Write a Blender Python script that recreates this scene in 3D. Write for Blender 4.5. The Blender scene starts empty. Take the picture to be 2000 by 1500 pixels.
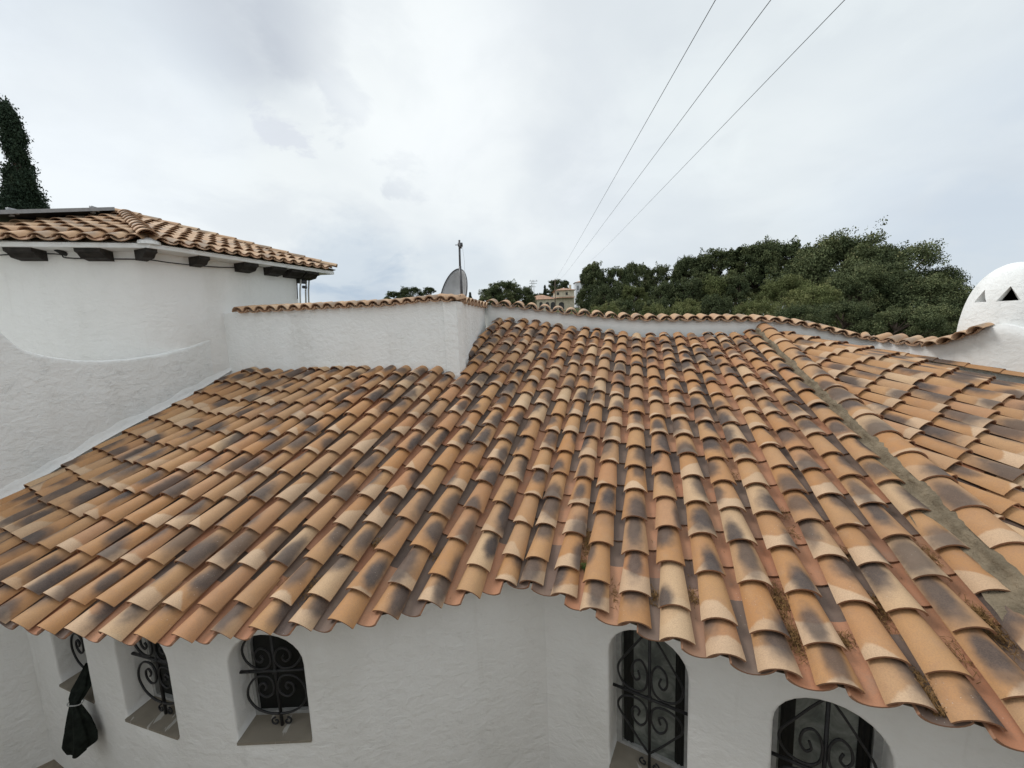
import bpy, bmesh, math, random
import numpy as np
from mathutils import Vector, Matrix
from mathutils.geometry import delaunay_2d_cdt
random.seed(7); rng = np.random.default_rng(7)
R_ = math.radians
scene = bpy.context.scene
col = scene.collection

# ------------------------------------------------------------------ camera
FPX = 790.0
nad = np.array([250.0, -6100.0, -FPX]); nad /= np.linalg.norm(nad)
up = -nad; fw = np.array([0, 0, -1.0]); Yv = fw - fw.dot(up)*up; Yv /= np.linalg.norm(Yv)
Xv = np.cross(Yv, up); RW = np.array([Xv, Yv, up])
cam_d = bpy.data.cameras.new('camera'); cam = bpy.data.objects.new('camera', cam_d); col.objects.link(cam)
cam_d.sensor_width = 36; cam_d.lens = FPX/2000*36; cam_d.clip_start = 0.05; cam_d.clip_end = 5000
m = Matrix([list(RW[0])+[0], list(RW[1])+[0], list(RW[2])+[0], [0, 0, 0, 1]])
cam.matrix_world = m
scene.camera = cam
scene.render.resolution_x = 1024; scene.render.resolution_y = 768

def ray(px, py): return RW @ np.array([px-1000.0, -(py-750.0), -FPX])
def Pd(px, py, d): r = ray(px, py); return r*d/r[1]
def Pz(px, py, z): r = ray(px, py); return r*z/r[2]
def proj(P):
    c = RW.T @ np.array(P); return 1000+FPX*c[0]/-c[2], 750-FPX*c[1]/-c[2]

# ------------------------------------------------------------------ light
SUN_EL, SUN_AZ = R_(47), R_(-74)      # azimuth from +Y towards +X
world = bpy.data.worlds.new('World'); scene.world = world; world.use_nodes = True
sun_d = bpy.data.lights.new('sun', 'SUN'); sun_d.energy = 1.25; sun_d.angle = R_(18); sun_d.color = (1.0, 0.97, 0.93)
sun = bpy.data.objects.new('sun', sun_d); col.objects.link(sun)
sd = Vector((math.sin(SUN_AZ)*math.cos(SUN_EL), math.cos(SUN_AZ)*math.cos(SUN_EL), math.sin(SUN_EL)))
sun.rotation_euler = sd.to_track_quat('Z', 'Y').to_euler()
scene.view_settings.view_transform = 'Standard'; scene.view_settings.look = 'None'
scene.view_settings.exposure = 0.36; scene.view_settings.gamma = 1

# ------------------------------------------------------------------ node helper
class NT:
    def __init__(s, tree): s.t = tree; s.n = tree.nodes; s.l = tree.links
    def node(s, typ, **kw):
        n = s.n.new(typ)
        for k, v in kw.items(): setattr(n, k, v)
        return n
    def put(s, sock, v):
        if isinstance(v, bpy.types.NodeSocket): s.l.new(v, sock)
        elif isinstance(v, (tuple, list)):
            v = tuple(v)
            if len(v) == 3 and sock.type == 'RGBA': v = v+(1,)
            sock.default_value = v
        else: sock.default_value = v
    def m(s, op, a, b=0.0, c=0.0, clamp=False):
        n = s.node('ShaderNodeMath', operation=op, use_clamp=clamp)
        s.put(n.inputs[0], a); s.put(n.inputs[1], b); s.put(n.inputs[2], c); return n.outputs[0]
    def vm(s, op, a, b=(0, 0, 0), sc=1.0):
        n = s.node('ShaderNodeVectorMath', operation=op); s.put(n.inputs[0], a); s.put(n.inputs[1], b)
        return n.outputs[0]
    def noise(s, vec, scale, detail=3, rough=0.5, dist=0.0, out=0):
        n = s.node('ShaderNodeTexNoise'); s.put(n.inputs['Vector'], vec); s.put(n.inputs['Scale'], scale)
        n.inputs['Detail'].default_value = detail; n.inputs['Roughness'].default_value = rough
        n.inputs['Distortion'].default_value = dist; return n.outputs[out]
    def voro(s, vec, scale, feature='F1', out=0):
        n = s.node('ShaderNodeTexVoronoi', feature=feature); s.put(n.inputs['Vector'], vec); s.put(n.inputs['Scale'], scale)
        return n.outputs[out]
    def mix(s, f, a, b, blend='MIX'):
        n = s.node('ShaderNodeMix', data_type='RGBA', blend_type=blend)
        s.put(n.inputs[0], f); s.put(n.inputs[6], a); s.put(n.inputs[7], b); return n.outputs[2]
    def ss(s, x, lo, hi, a=0.0, b=1.0):
        n = s.node('ShaderNodeMapRange', interpolation_type='SMOOTHSTEP'); s.put(n.inputs[0], x)
        s.put(n.inputs[1], lo); s.put(n.inputs[2], hi); s.put(n.inputs[3], a); s.put(n.inputs[4], b); return n.outputs[0]
    def comb(s, x, y, z):
        n = s.node('ShaderNodeCombineXYZ'); s.put(n.inputs[0], x); s.put(n.inputs[1], y); s.put(n.inputs[2], z); return n.outputs[0]
    def sep(s, v):
        n = s.node('ShaderNodeSeparateXYZ'); s.put(n.inputs[0], v); return n.outputs
    def attr(s, name):
        n = s.node('ShaderNodeAttribute', attribute_name=name); return n
    def bump(s, h, strength=0.3, dist=0.01, normal=None):
        n = s.node('ShaderNodeBump'); n.inputs['Strength'].default_value = strength; n.inputs['Distance'].default_value = dist
        s.put(n.inputs['Height'], h)
        if normal is not None: s.put(n.inputs['Normal'], normal)
        return n.outputs[0]

def new_mat(name):
    mt = bpy.data.materials.new(name); mt.use_nodes = True
    nt = NT(mt.node_tree); b = mt.node_tree.nodes['Principled BSDF']
    return mt, nt, b
def setb(nt, b, color=None, rough=None, normal=None, spec=None, metal=None):
    if color is not None: nt.put(b.inputs['Base Color'], color)
    if rough is not None: nt.put(b.inputs['Roughness'], rough)
    if normal is not None: nt.put(b.inputs['Normal'], normal)
    if spec is not None: nt.put(b.inputs['Specular IOR Level'], spec)
    if metal is not None: nt.put(b.inputs['Metallic'], metal)

# ------------------------------------------------------------------ sky (clouds by direction)
wt = NT(world.node_tree)
for n in list(wt.n): wt.n.remove(n)
sky = wt.node('ShaderNodeTexSky', sky_type='NISHITA'); sky.sun_disc = False; sky.sun_elevation = SUN_EL
sky.sun_rotation = SUN_AZ; sky.air_density = 1.0; sky.dust_density = 1.0
tc = wt.node('ShaderNodeTexCoord'); dirv = wt.vm('NORMALIZE', tc.outputs['Generated'])
dx, dy, dz = wt.sep(dirv)
zz = wt.m('MAXIMUM', dz, 0.02)
# cloud deck: project on a plane overhead, softened towards the horizon
den = wt.m('ADD', zz, 0.42)
cx = wt.m('DIVIDE', dx, den); cy = wt.m('DIVIDE', dy, den)
cv = wt.comb(cx, cy, 0.0)
n1 = wt.noise(wt.vm('ADD', cv, (3.1, 1.7, 0.4)), 1.15, 5, 0.50, 0.3)
n2 = wt.noise(wt.vm('ADD', cv, (9.3, 4.1, 2.0)), 3.2, 6, 0.58, 0.4)
n3 = wt.noise(wt.vm('ADD', cv, (2.3, 8.1, 3.0)), 7.0, 6, 0.6, 0.3)
def blob(ax, ay, az, lo, hi):
    d = np.array([ax, ay, az]); d = d/np.linalg.norm(d)
    dn = wt.node('ShaderNodeVectorMath', operation='DOT_PRODUCT'); wt.put(dn.inputs[0], dirv); dn.inputs[1].default_value = tuple(d)
    return wt.ss(wt.m('ADD', dn.outputs['Value'], wt.m('MULTIPLY', wt.m('SUBTRACT', n3, 0.5), 0.011)), math.cos(R_(hi)), math.cos(R_(lo)))
def blobpx(px, py, lo, hi):
    r = ray(px, py); return blob(r[0], r[1], r[2], lo, hi)
bright = wt.ss(n1, 0.36, 0.60)
wisp = wt.ss(n2, 0.42, 0.62)
cloud = wt.mix(bright, (0.55, 0.595, 0.63), (0.705, 0.74, 0.745))
grey = wt.m('MULTIPLY', wt.ss(wt.noise(wt.vm('ADD', cv, (1.0, 7.7, 5.0)), 2.3, 6, 0.55, 0.5), 0.50, 0.68), 0.40)
cloud = wt.mix(grey, cloud, (0.51, 0.55, 0.60))
for (px, py, lo, hi, amt, c) in [(440, 15, 1, 9, .95, (0.47, 0.505, 0.55)), (590, 65, .5, 5.5, 1.0, (0.44, 0.475, 0.525)),
                                 (670, 205, 0.3, 3.6, .8, (0.48, 0.52, 0.58)), (795, 350, 0.3, 3.4, .7, (0.49, 0.53, 0.58)),
                                 (545, 240, 0.3, 2.8, .6, (0.55, 0.58, 0.64)), (950, 60, 1, 6, .28, (0.55, 0.60, 0.66)),
                                 (1950, 400, 4, 17, .6, (0.47, 0.54, 0.62)), (1680, 290, 2, 12, .35, (0.55, 0.60, 0.66)),
                                 
                                 (1250, 470, 2, 14, .35, (0.60, 0.65, 0.71)), (820, 130, 3, 15, .75, (0.79, 0.82, 0.82)),
                                 (140, 150, 3, 16, .45, (0.68, 0.74, 0.79)), (1000, 330, 4, 20, .45, (0.76, 0.79, 0.81)),
                                 (1500, 120, 4, 22, .45, (0.77, 0.82, 0.82)), (200, 330, 3, 14, .35, (0.78, 0.81, 0.83)), (700, 545, 2, 9, 1.0, (0.37, 0.445, 0.535)), (900, 560, 2, 9, .5, (0.45, 0.52, 0.59))]:
    f = wt.m('MULTIPLY', blobpx(px, py, lo, hi), amt)
    cloud = wt.mix(wt.m('MULTIPLY', f, wt.m('ADD', 0.55, wt.m('MULTIPLY', wisp, 0.45))), cloud, c)
# an overcast sky is brighter overhead than towards the horizon
zb = wt.ss(dz, 0.60, 0.98, 1.0, 1.75)
bg1 = wt.node('ShaderNodeBackground'); wt.put(bg1.inputs[0], sky.outputs[0]); bg1.inputs[1].default_value = 0.1
bg2 = wt.node('ShaderNodeBackground'); wt.put(bg2.inputs[0], cloud); wt.put(bg2.inputs[1], zb)
mx = wt.node('ShaderNodeMixShader'); mx.inputs[0].default_value = 0.95
wt.l.new(bg1.outputs[0], mx.inputs[1]); wt.l.new(bg2.outputs[0], mx.inputs[2])
wo = wt.node('ShaderNodeOutputWorld'); wt.l.new(mx.outputs[0], wo.inputs[0])

# ------------------------------------------------------------------ materials
M = {}
def simple(name, c, rough=0.7, nscale=12.0, namt=0.15, bump=0.15, bd=0.004, spec=0.3, metal=0.0):
    mt, nt, b = new_mat(name)
    pos = nt.node('ShaderNodeNewGeometry').outputs['Position']
    n = nt.noise(pos, nscale, 4, 0.55)
    dark = tuple(x*(1-namt) for x in c); lite = tuple(min(1, x*(1+namt)) for x in c)
    setb(nt, b, nt.mix(nt.ss(n, .3, .7), dark, lite), rough, nt.bump(nt.noise(pos, nscale*5, 3), bump, bd) if bump else None, spec, metal)
    M[name] = mt; return mt

def stucco(name, c, rough_amt=1.0, marks=1.0, bmp=1.0):
    mt, nt, b = new_mat(name)
    pos = nt.node('ShaderNodeNewGeometry').outputs['Position']
    st = nt.vm('MULTIPLY', pos, (1, 1, 1.35))
    broad = nt.noise(pos, 2.3, 3, 0.5)
    med = nt.noise(st, 11, 5, 0.6, 0.4)
    fine = nt.noise(pos, 60, 3, 0.6)
    rd = nt.m('ABSOLUTE', nt.m('SUBTRACT', nt.noise(nt.vm('MULTIPLY', pos, (1, 1, 2.0)), 5.5, 7, 0.66, 0.25), 0.5))
    ridge = nt.m('MULTIPLY', nt.ss(rd, 0.0, 0.030, 1.0, 0.0), nt.m('MULTIPLY', nt.ss(nt.noise(nt.vm('ADD', pos, (5, 2, 9)), 7.0, 3, 0.6), 0.46, 0.58), nt.ss(nt.noise(pos, 1.6, 2, .5), .38, .60)))
    bv = nt.node('ShaderNodeBevel', samples=4); bv.inputs['Radius'].default_value = 0.018
    h = nt.m('ADD', nt.m('MULTIPLY', med, 1.2*rough_amt), nt.m('MULTIPLY', fine, 0.18*rough_amt))
    h = nt.m('ADD', h, nt.m('MULTIPLY', ridge, 0.8*marks))
    h = nt.m('ADD', h, nt.m('MULTIPLY', broad, 1.6))
    nrm = nt.bump(h, 0.9, 0.010*bmp, bv.outputs[0])
    dirt = nt.ss(nt.noise(nt.vm('MULTIPLY', pos, (1.2, 1.2, .5)), 1.3, 5, 0.6), .42, .75)
    cc = nt.mix(nt.m('MULTIPLY', dirt, 0.22), c, (0.50, 0.48, 0.42))
    drip = nt.ss(nt.noise(nt.vm('MULTIPLY', pos, (7, 7, .45)), 1.0, 5, .65), .60, .80)
    cc = nt.mix(nt.m('MULTIPLY', drip, 0.22), cc, (0.46, 0.43, 0.37))
    setb(nt, b, cc, 0.85, nrm, 0.2)
    M[name] = mt; return mt
stucco('white stucco', (0.80, 0.805, 0.79), 1.0, 0.20, 1.35)
stucco('smooth stucco', (0.80, 0.79, 0.765), 0.9, 0.14, 1.3)
stucco('aged stucco', (0.75, 0.75, 0.735), 0.7, 0.10, 1.2)
simple('mortar', (0.18, 0.145, 0.10), 0.95, 9, .25, 1.0, .02, .1)
simple('iron', (0.018, 0.018, 0.019), 0.5, 20, .3, .2, .003, .4)
simple('dark timber', (0.028, 0.024, 0.021), 0.7, 12, .4, .4, .006, .2)
simple('dark pane', (0.010, 0.011, 0.010), 0.45, 4, .4, 0, 0, .25)
simple('grey frame', (0.36, 0.36, 0.35), 0.6, 15, .15, .2, .002)
simple('sill tile', (0.13, 0.105, 0.08), 0.75, 7, .35, .4, .004)
simple('black cloth', (0.012, 0.015, 0.012), 0.9, 18, .4, .3, .006, .1)
simple('ground paving', (0.20, 0.165, 0.125), 0.9, 5, .3, .5, .01)
simple('metal mast', (0.06, 0.06, 0.065), 0.45, 30, .3, .1, .002, .5)
simple('dish metal', (0.34, 0.34, 0.345), 0.5, 6, .12, .05, .002, .4)
simple('panel glass', (0.010, 0.010, 0.011), 0.6, 6, .2, 0, 0, .5)
simple('aluminium', (0.26, 0.265, 0.27), 0.45, 20, .1, .1, .001, .5)
simple('white board', (0.85, 0.85, 0.86), 0.6, 6, .03, 0, 0)
simple('white pipe', (0.62, 0.62, 0.60), 0.5, 20, .1, .1, .002)
simple('black cable', (0.02, 0.02, 0.02), 0.6, 20, .2, 0, 0)
simple('wire', (0.05, 0.05, 0.055), 0.6, 20, .2, 0, 0)
simple('sooty vent shade', (0.03, 0.028, 0.026), 0.95, 6, .3, 0, 0, .1)  # sooty tone that also paints in the darkness inside the vents
simple('villa wall', (0.60, 0.54, 0.42), 0.9, 1.5, .15, 0, 0)
simple('villa roof', (0.36, 0.22, 0.15), 0.9, 2.5, .3, .6, .08)
simple('villa dark', (0.05, 0.05, 0.05), 0.6, 2, .3, 0, 0)
simple('tower white', (0.72, 0.73, 0.76), 0.9, 1.5, .08, 0, 0)
simple('bark', (0.13, 0.10, 0.08), 0.95, 6, .35, .8, .03, .1)
simple('needle', (0.20, 0.115, 0.048), 0.9, 40, .4, 0, 0, .1)
simple('green grass', (0.06, 0.10, 0.03), 0.9, 40, .4, 0, 0, .1)
# dirty glass of the tall windows, pale reflections painted into its grey
mt, nt, b = new_mat('dusty reflection glass'); pos = nt.node('ShaderNodeNewGeometry').outputs['Position']
n = nt.noise(pos, 5.5, 6, .65, .8)
setb(nt, b, nt.mix(nt.ss(n, .35, .7), (0.10, 0.11, 0.10), (0.26, 0.275, 0.25)), 0.35, None, .4); M['dusty reflection glass'] = mt

mt, nt, b = new_mat('sill tile'); pos = nt.node('ShaderNodeNewGeometry').outputs['Position']
n = nt.noise(nt.vm('MULTIPLY', pos, (16, 4, 4)), 1.0, 3, .5, .4)
setb(nt, b, nt.mix(nt.m('MULTIPLY', nt.ss(n, .64, .68), .75), nt.mix(nt.noise(pos, 7, 4), (0.18, 0.155, 0.12), (0.29, 0.255, 0.205)), (0.50, 0.48, 0.44)), .75, nt.bump(nt.noise(pos, 40, 3), .4, .004), .25); M['sill tile'] = mt
def tile_mat(pale=0.0):
    mt, nt, b = new_mat('flamed roof tile')
    tu = nt.attr('tu').outputs['Fac']; tv = nt.attr('tv').outputs['Fac']; rn = nt.m('DIVIDE', nt.m('ROUND', nt.m('MULTIPLY', nt.attr('rnd').outputs['Fac'], 2048.0)), 2048.0); kd = nt.attr('kind').outputs['Fac']
    def wn(k, o):
        w = nt.node('ShaderNodeTexWhiteNoise', noise_dimensions='1D'); nt.put(w.inputs['W'], nt.m('MULTIPLY_ADD', rn, k, o))
        return nt.sep(w.outputs['Color'])
    a1, a2, a3 = wn(97.3, 1.1); b1, b2, b3 = wn(53.7, 8.2); c1, c2, c3 = wn(31.9, 3.3); d1, d2, d3 = wn(71.1, 5.9)
    pos = nt.node('ShaderNodeNewGeometry').outputs['Position']
    tvec = nt.comb(nt.m('MULTIPLY_ADD', rn, 113.0, tu), nt.m('MULTIPLY', tv, 1.7), nt.m('MULTIPLY', rn, 41.0))
    nz = nt.m('SUBTRACT', nt.noise(tvec, 2.0, 4, .55), .5)
    nz2 = nt.m('SUBTRACT', nt.noise(nt.vm('ADD', tvec, (7, 3, 1)), 3.6, 5, .6), .5)
    base = nt.mix(a1, (0.438, 0.246, 0.110), (0.402, 0.195, 0.073))
    base = nt.mix(nt.ss(a2, .60, 1.25), base, (0.43, 0.27, 0.15))
    base = nt.mix(nt.ss(a3, .72, 1.0, 0.0, .45), base, (0.41, 0.195, 0.105))
    base = nt.mix(nt.ss(nz, -.05, .35, 0, .55), base, (0.44, 0.27, 0.145))
    base = nt.mix(nt.ss(nz2, -.05, .3, 0, .6), base, (0.36, 0.20, 0.11))
    # pale flash at the lower end, with the arched edge the kiln leaves
    arc = nt.m('MULTIPLY', nt.m('POWER', nt.m('ABSOLUTE', nt.m('SUBTRACT', tu, nt.m('MULTIPLY_ADD', b1, .8, .1))), 1.6), nt.m('MULTIPLY_ADD', b2, 1.3, -0.75))
    bound = nt.m('ADD', nt.m('MULTIPLY_ADD', b3, .27, .05), nt.m('ADD', arc, nt.m('MULTIPLY', nz, .16)))
    cm = nt.ss(nt.m('SUBTRACT', bound, tv), -.018, .035)
    cm = nt.m('MULTIPLY', cm, nt.ss(c1, .36, .42))
    cream = nt.mix(c2, (0.57, 0.405, 0.265), (0.48, 0.325, 0.20))
    base = nt.mix(nt.m('MULTIPLY', cm, .88), base, cream)
    # a few tiles wholly pale
    base = nt.mix(nt.m('MULTIPLY', nt.ss(d3, .93, .94), .75), base, (0.54, 0.38, 0.23))
    # dark smoke patch
    cu = nt.m('MULTIPLY_ADD', c3, .95, .05); cvv = nt.m('MULTIPLY_ADD', d1, .70, .02)
    ex = nt.m('DIVIDE', nt.m('SUBTRACT', tu, cu), nt.m('MULTIPLY_ADD', d2, .34, .30))
    ey = nt.m('DIVIDE', nt.m('SUBTRACT', tv, cvv), nt.m('MULTIPLY_ADD', a2, .38, .28))
    dd = nt.m('SQRT', nt.m('ADD', nt.m('MULTIPLY', ex, ex), nt.m('MULTIPLY', ey, ey)))
    dd = nt.m('ADD', dd, nt.m('ADD', nt.m('MULTIPLY', nz, .75), nt.m('MULTIPLY', nz2, .35)))
    sm = nt.m('MULTIPLY', nt.ss(dd, .36, 1.16, 1, 0), nt.ss(b1, .24, .30))
    smoke = nt.mix(nt.ss(nz2, -.2, .25), (0.034, 0.030, 0.032), (0.072, 0.059, 0.056))
    cov = nt.mix(nt.m('MULTIPLY', sm, nt.m('MULTIPLY_ADD', c2, .18, .81)), base, smoke)
    # pans
    pan = nt.mix(nt.ss(a1, .50, .58), nt.mix(a2, (0.37, 0.155, 0.080), (0.40, 0.20, 0.11)), nt.mix(b2, (0.10, 0.072, 0.062), (0.16, 0.11, 0.085)))
    pan = nt.mix(nt.ss(nt.noise(pos, 9, 5, .6), .5, .8, 0, .45), pan, (0.24, 0.18, 0.13))
    edge = (0.30, 0.155, 0.09)
    out = nt.mix(nt.ss(kd, .45, .55), cov, pan)
    out = nt.mix(nt.ss(kd, 1.45, 1.55), out, edge)
    # lichen dots, grit
    dots = nt.ss(nt.voro(pos, 42), .07, .12, 1, 0)
    dots = nt.m('MULTIPLY', dots, nt.ss(nt.noise(pos, 2.7, 3), .56, .66))
    out = nt.mix(nt.m('MULTIPLY', dots, .6), out, (0.58, 0.55, 0.50))
    grit = nt.ss(nt.noise(pos, 140, 2, .6), .35, .7)
    out = nt.mix(nt.m('MULTIPLY', grit, .28), out, (0.20, 0.13, 0.09))
    wash = nt.ss(nt.noise(pos, 1.1, 4, .6), .4, .7)
    out = nt.mix(nt.m('MULTIPLY', wash, .22), out, (0.22, 0.15, 0.10))
    if pale: out = nt.mix(pale, out, (0.56, 0.41, 0.275))
    h = nt.m('ADD', nt.noise(pos, 120, 3, .6), nt.m('MULTIPLY', nt.noise(pos, 18, 3), 1.2))
    setb(nt, b, out, nt.m('MULTIPLY_ADD', nz2, .3, .68), nt.bump(h, .35, .003), .28)
    return mt
M['tile'] = tile_mat(); M['pale tile'] = tile_mat(.38)

def leaf_mat(name, c1, c2, c3):
    mt, nt, b = new_mat(name)
    a = nt.attr('rnd').outputs['Fac']; pos = nt.node('ShaderNodeNewGeometry').outputs['Position']
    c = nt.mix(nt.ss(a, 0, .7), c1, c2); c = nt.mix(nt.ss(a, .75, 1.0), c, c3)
    oi = nt.node('ShaderNodeObjectInfo').outputs['Random']
    c = nt.mix(nt.m('MULTIPLY', oi, .6), c, tuple(x*.75 for x in c1))
    setb(nt, b, c, .75, None, .15)
    M[name] = mt; return mt
leaf_mat('pine needles', (0.060, 0.080, 0.038), (0.135, 0.155, 0.070), (0.26, 0.25, 0.12))
leaf_mat('light pine', (0.11, 0.135, 0.05), (0.19, 0.20, 0.08), (0.28, 0.26, 0.12))
leaf_mat('cypress needles', (0.030, 0.050, 0.032), (0.055, 0.080, 0.045), (0.10, 0.11, 0.06))
mt, nt, b = new_mat('hill scrub'); pos = nt.node('ShaderNodeNewGeometry').outputs['Position']
setb(nt, b, nt.mix(nt.ss(nt.noise(pos, .35, 6, .6), .4, .62), (0.045, 0.06, 0.022), (0.13, 0.115, 0.06)), .95, nt.bump(nt.noise(pos, 1.2, 5), 1, .3), .1)
M['hill scrub'] = mt

# ------------------------------------------------------------------ object helpers
def link(o, parent=None):
    col.objects.link(o)
    if parent is not None: o.parent = parent
    return o
def tag(o, label=None, cat=None, group=None, kind=None):
    if label: o['label'] = label
    if cat: o['category'] = cat
    if group: o['group'] = group
    if kind: o['kind'] = kind
    return o
def empty(name, loc=(0, 0, 0)):
    o = bpy.data.objects.new(name, None); o.empty_display_size = .2; o.location = tuple(loc); return link(o)
class MB:
    def __init__(s): s.v = []; s.f = []; s.n = 0; s.a = {}; s.mi = []
    def add(s, v, f, mi=0, **attrs):
        v = np.asarray(v, float); s.v.append(v)
        for q in f: s.f.append(tuple(int(i)+s.n for i in q)); s.mi.append(mi)
        for k, val in attrs.items(): s.a.setdefault(k, []).append((s.n, np.broadcast_to(val, (len(v),)).astype(float)))
        s.n += len(v)
    def box(s, c, size, rot=None, mi=0):
        h = np.array(size)/2; v = np.array([[x, y, z] for x in (-1, 1) for y in (-1, 1) for z in (-1, 1)])*h
        if rot is not None: v = v @ np.array(rot).T
        s.add(v+np.array(c), [(0, 1, 3, 2), (4, 6, 7, 5), (0, 4, 5, 1), (2, 3, 7, 6), (0, 2, 6, 4), (1, 5, 7, 3)], mi)
    def tube(s, pts, r, seg=6, mi=0, cap=True):
        pts = [np.array(p, float) for p in pts]; n = len(pts); rr = [r]*n if np.isscalar(r) else r
        v = []; pu = None
        for i, p in enumerate(pts):
            t = pts[min(i+1, n-1)]-pts[max(i-1, 0)]; t /= (np.linalg.norm(t)+1e-12)
            if pu is None: pu = np.cross(t, [0.3, .2, 1]) if abs(t[2]) < .9 else np.cross(t, [1, 0, 0])
            pu = pu-pu.dot(t)*t; pu /= (np.linalg.norm(pu)+1e-12); w = np.cross(t, pu)
            for k in range(seg):
                a = 2*math.pi*k/seg; v.append(p+rr[i]*(math.cos(a)*pu+math.sin(a)*w))
        f = [(i*seg+k, i*seg+(k+1) % seg, (i+1)*seg+(k+1) % seg, (i+1)*seg+k) for i in range(n-1) for k in range(seg)]
        if cap: f.append(tuple(reversed(range(seg)))); f.append(tuple((n-1)*seg+k for k in range(seg)))
        s.add(v, f, mi)
    def build(s, name, mats, parent=None, smooth=True, loc=None):
        me = bpy.data.meshes.new(name); V = np.concatenate(s.v)
        off = np.zeros(3)
        if loc is not None: off = np.array(loc, float)
        elif parent is not None:
            off = np.array(parent.matrix_basis.translation)
            p = parent.parent
            while p is not None: off = off+np.array(p.matrix_basis.translation); p = p.parent
        me.from_pydata((V-off).tolist(), [], s.f)
        if not isinstance(mats, (list, tuple)): mats = [mats]
        for mm in mats: me.materials.append(M[mm] if isinstance(mm, str) else mm)
        if len(mats) > 1: me.polygons.foreach_set('material_index', s.mi)
        if smooth: me.polygons.foreach_set('use_smooth', [True]*len(me.polygons))
        for k, lst in s.a.items():
            arr = np.zeros(len(V))
            for st, val in lst: arr[st:st+len(val)] = val
            at = me.attributes.new(k, 'FLOAT', 'POINT'); at.data.foreach_set('value', arr.astype(np.float32))
        me.update()
        o = bpy.data.objects.new(name, me)
        if loc is not None and parent is None: o.location = tuple(off)
        return link(o, parent)
def unit(v): v = np.array(v, float); return v/(np.linalg.norm(v)+1e-12)

# ------------------------------------------------------------------ roof tiles
NU, NVs = 11, 5
def add_tile(mb, P, a, b, n, L, w0, w1, rnd, pan=False, t=.0125, A=63, raise0=.018, low=0.0, jit=True):
    """P lower end on the base plane, a up the slope, b across, n normal"""
    A = R_(A); th = np.linspace(-A, A, NU); vv = np.linspace(0, 1, NVs)
    ov, iv = [], []; tu, tv = [], []
    ph = random.uniform(0, 6); am = random.uniform(.0, .0022) if jit else 0
    for v in vv:
        w = w0+(w1-w0)*v; Rr = w/math.sin(A); Ri = Rr-t
        base = raise0*(1-v)
        for q in th:
            wob = am*math.sin(3*q+ph+v*4)
            if not pan:
                ho = Rr*(math.cos(q)-math.cos(A)); hi = ho-t*math.cos(q); so = Rr*math.sin(q); si = Ri*math.sin(q)
            else:
                ho = -Rr*(math.cos(q)-1)+t; so = Ri*math.sin(q); hi = -Rr*(math.cos(q)-1); si = Rr*math.sin(q)
                ho = Rr*(1-math.cos(q))*.72+t; hi = Rr*(1-math.cos(q))*.72
            bulge = (-.010*(1-(q/A)**2) if pan else -.006*(1-(q/A)**2)) if v == 0 else 0
            ov.append(P+a*(v*L+bulge)+b*so+n*(ho+base+low+wob)); iv.append(P+a*(v*L+bulge)+b*si+n*(hi+base+low+wob))
            tu.append((q/A+1)/2); tv.append(v)
    k = NU; nvv = NVs
    of = [(j*k+i, j*k+i+1, (j+1)*k+i+1, (j+1)*k+i) for j in range(nvv-1) for i in range(k-1)]
    kd = 1.0 if pan else 0.0
    mb.add(ov, of, tu=tu, tv=tv, rnd=rnd, kind=kd)
    # underside and lip
    inf = [(j*k+i, (j+1)*k+i, (j+1)*k+i+1, j*k+i+1) for j in range(nvv-1) for i in range(k-1)]
    mb.add(iv, inf, tu=tu, tv=tv, rnd=rnd, kind=2.0)
    lip = list(ov[:k])+list(iv[:k]); mb.add(lip, [(i, k+i, k+i+1, i+1) for i in range(k-1)], tu=.5, tv=0, rnd=rnd, kind=2.0)
    for e in (0, k-1):
        sv = [ov[j*k+e] for j in range(nvv)]+[iv[j*k+e] for j in range(nvv)]
        mb.add(sv, [(j, j+1, nvv+j+1, nvv+j) for j in range(nvv-1)], tu=.5, tv=.5, rnd=rnd, kind=2.0)

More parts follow.
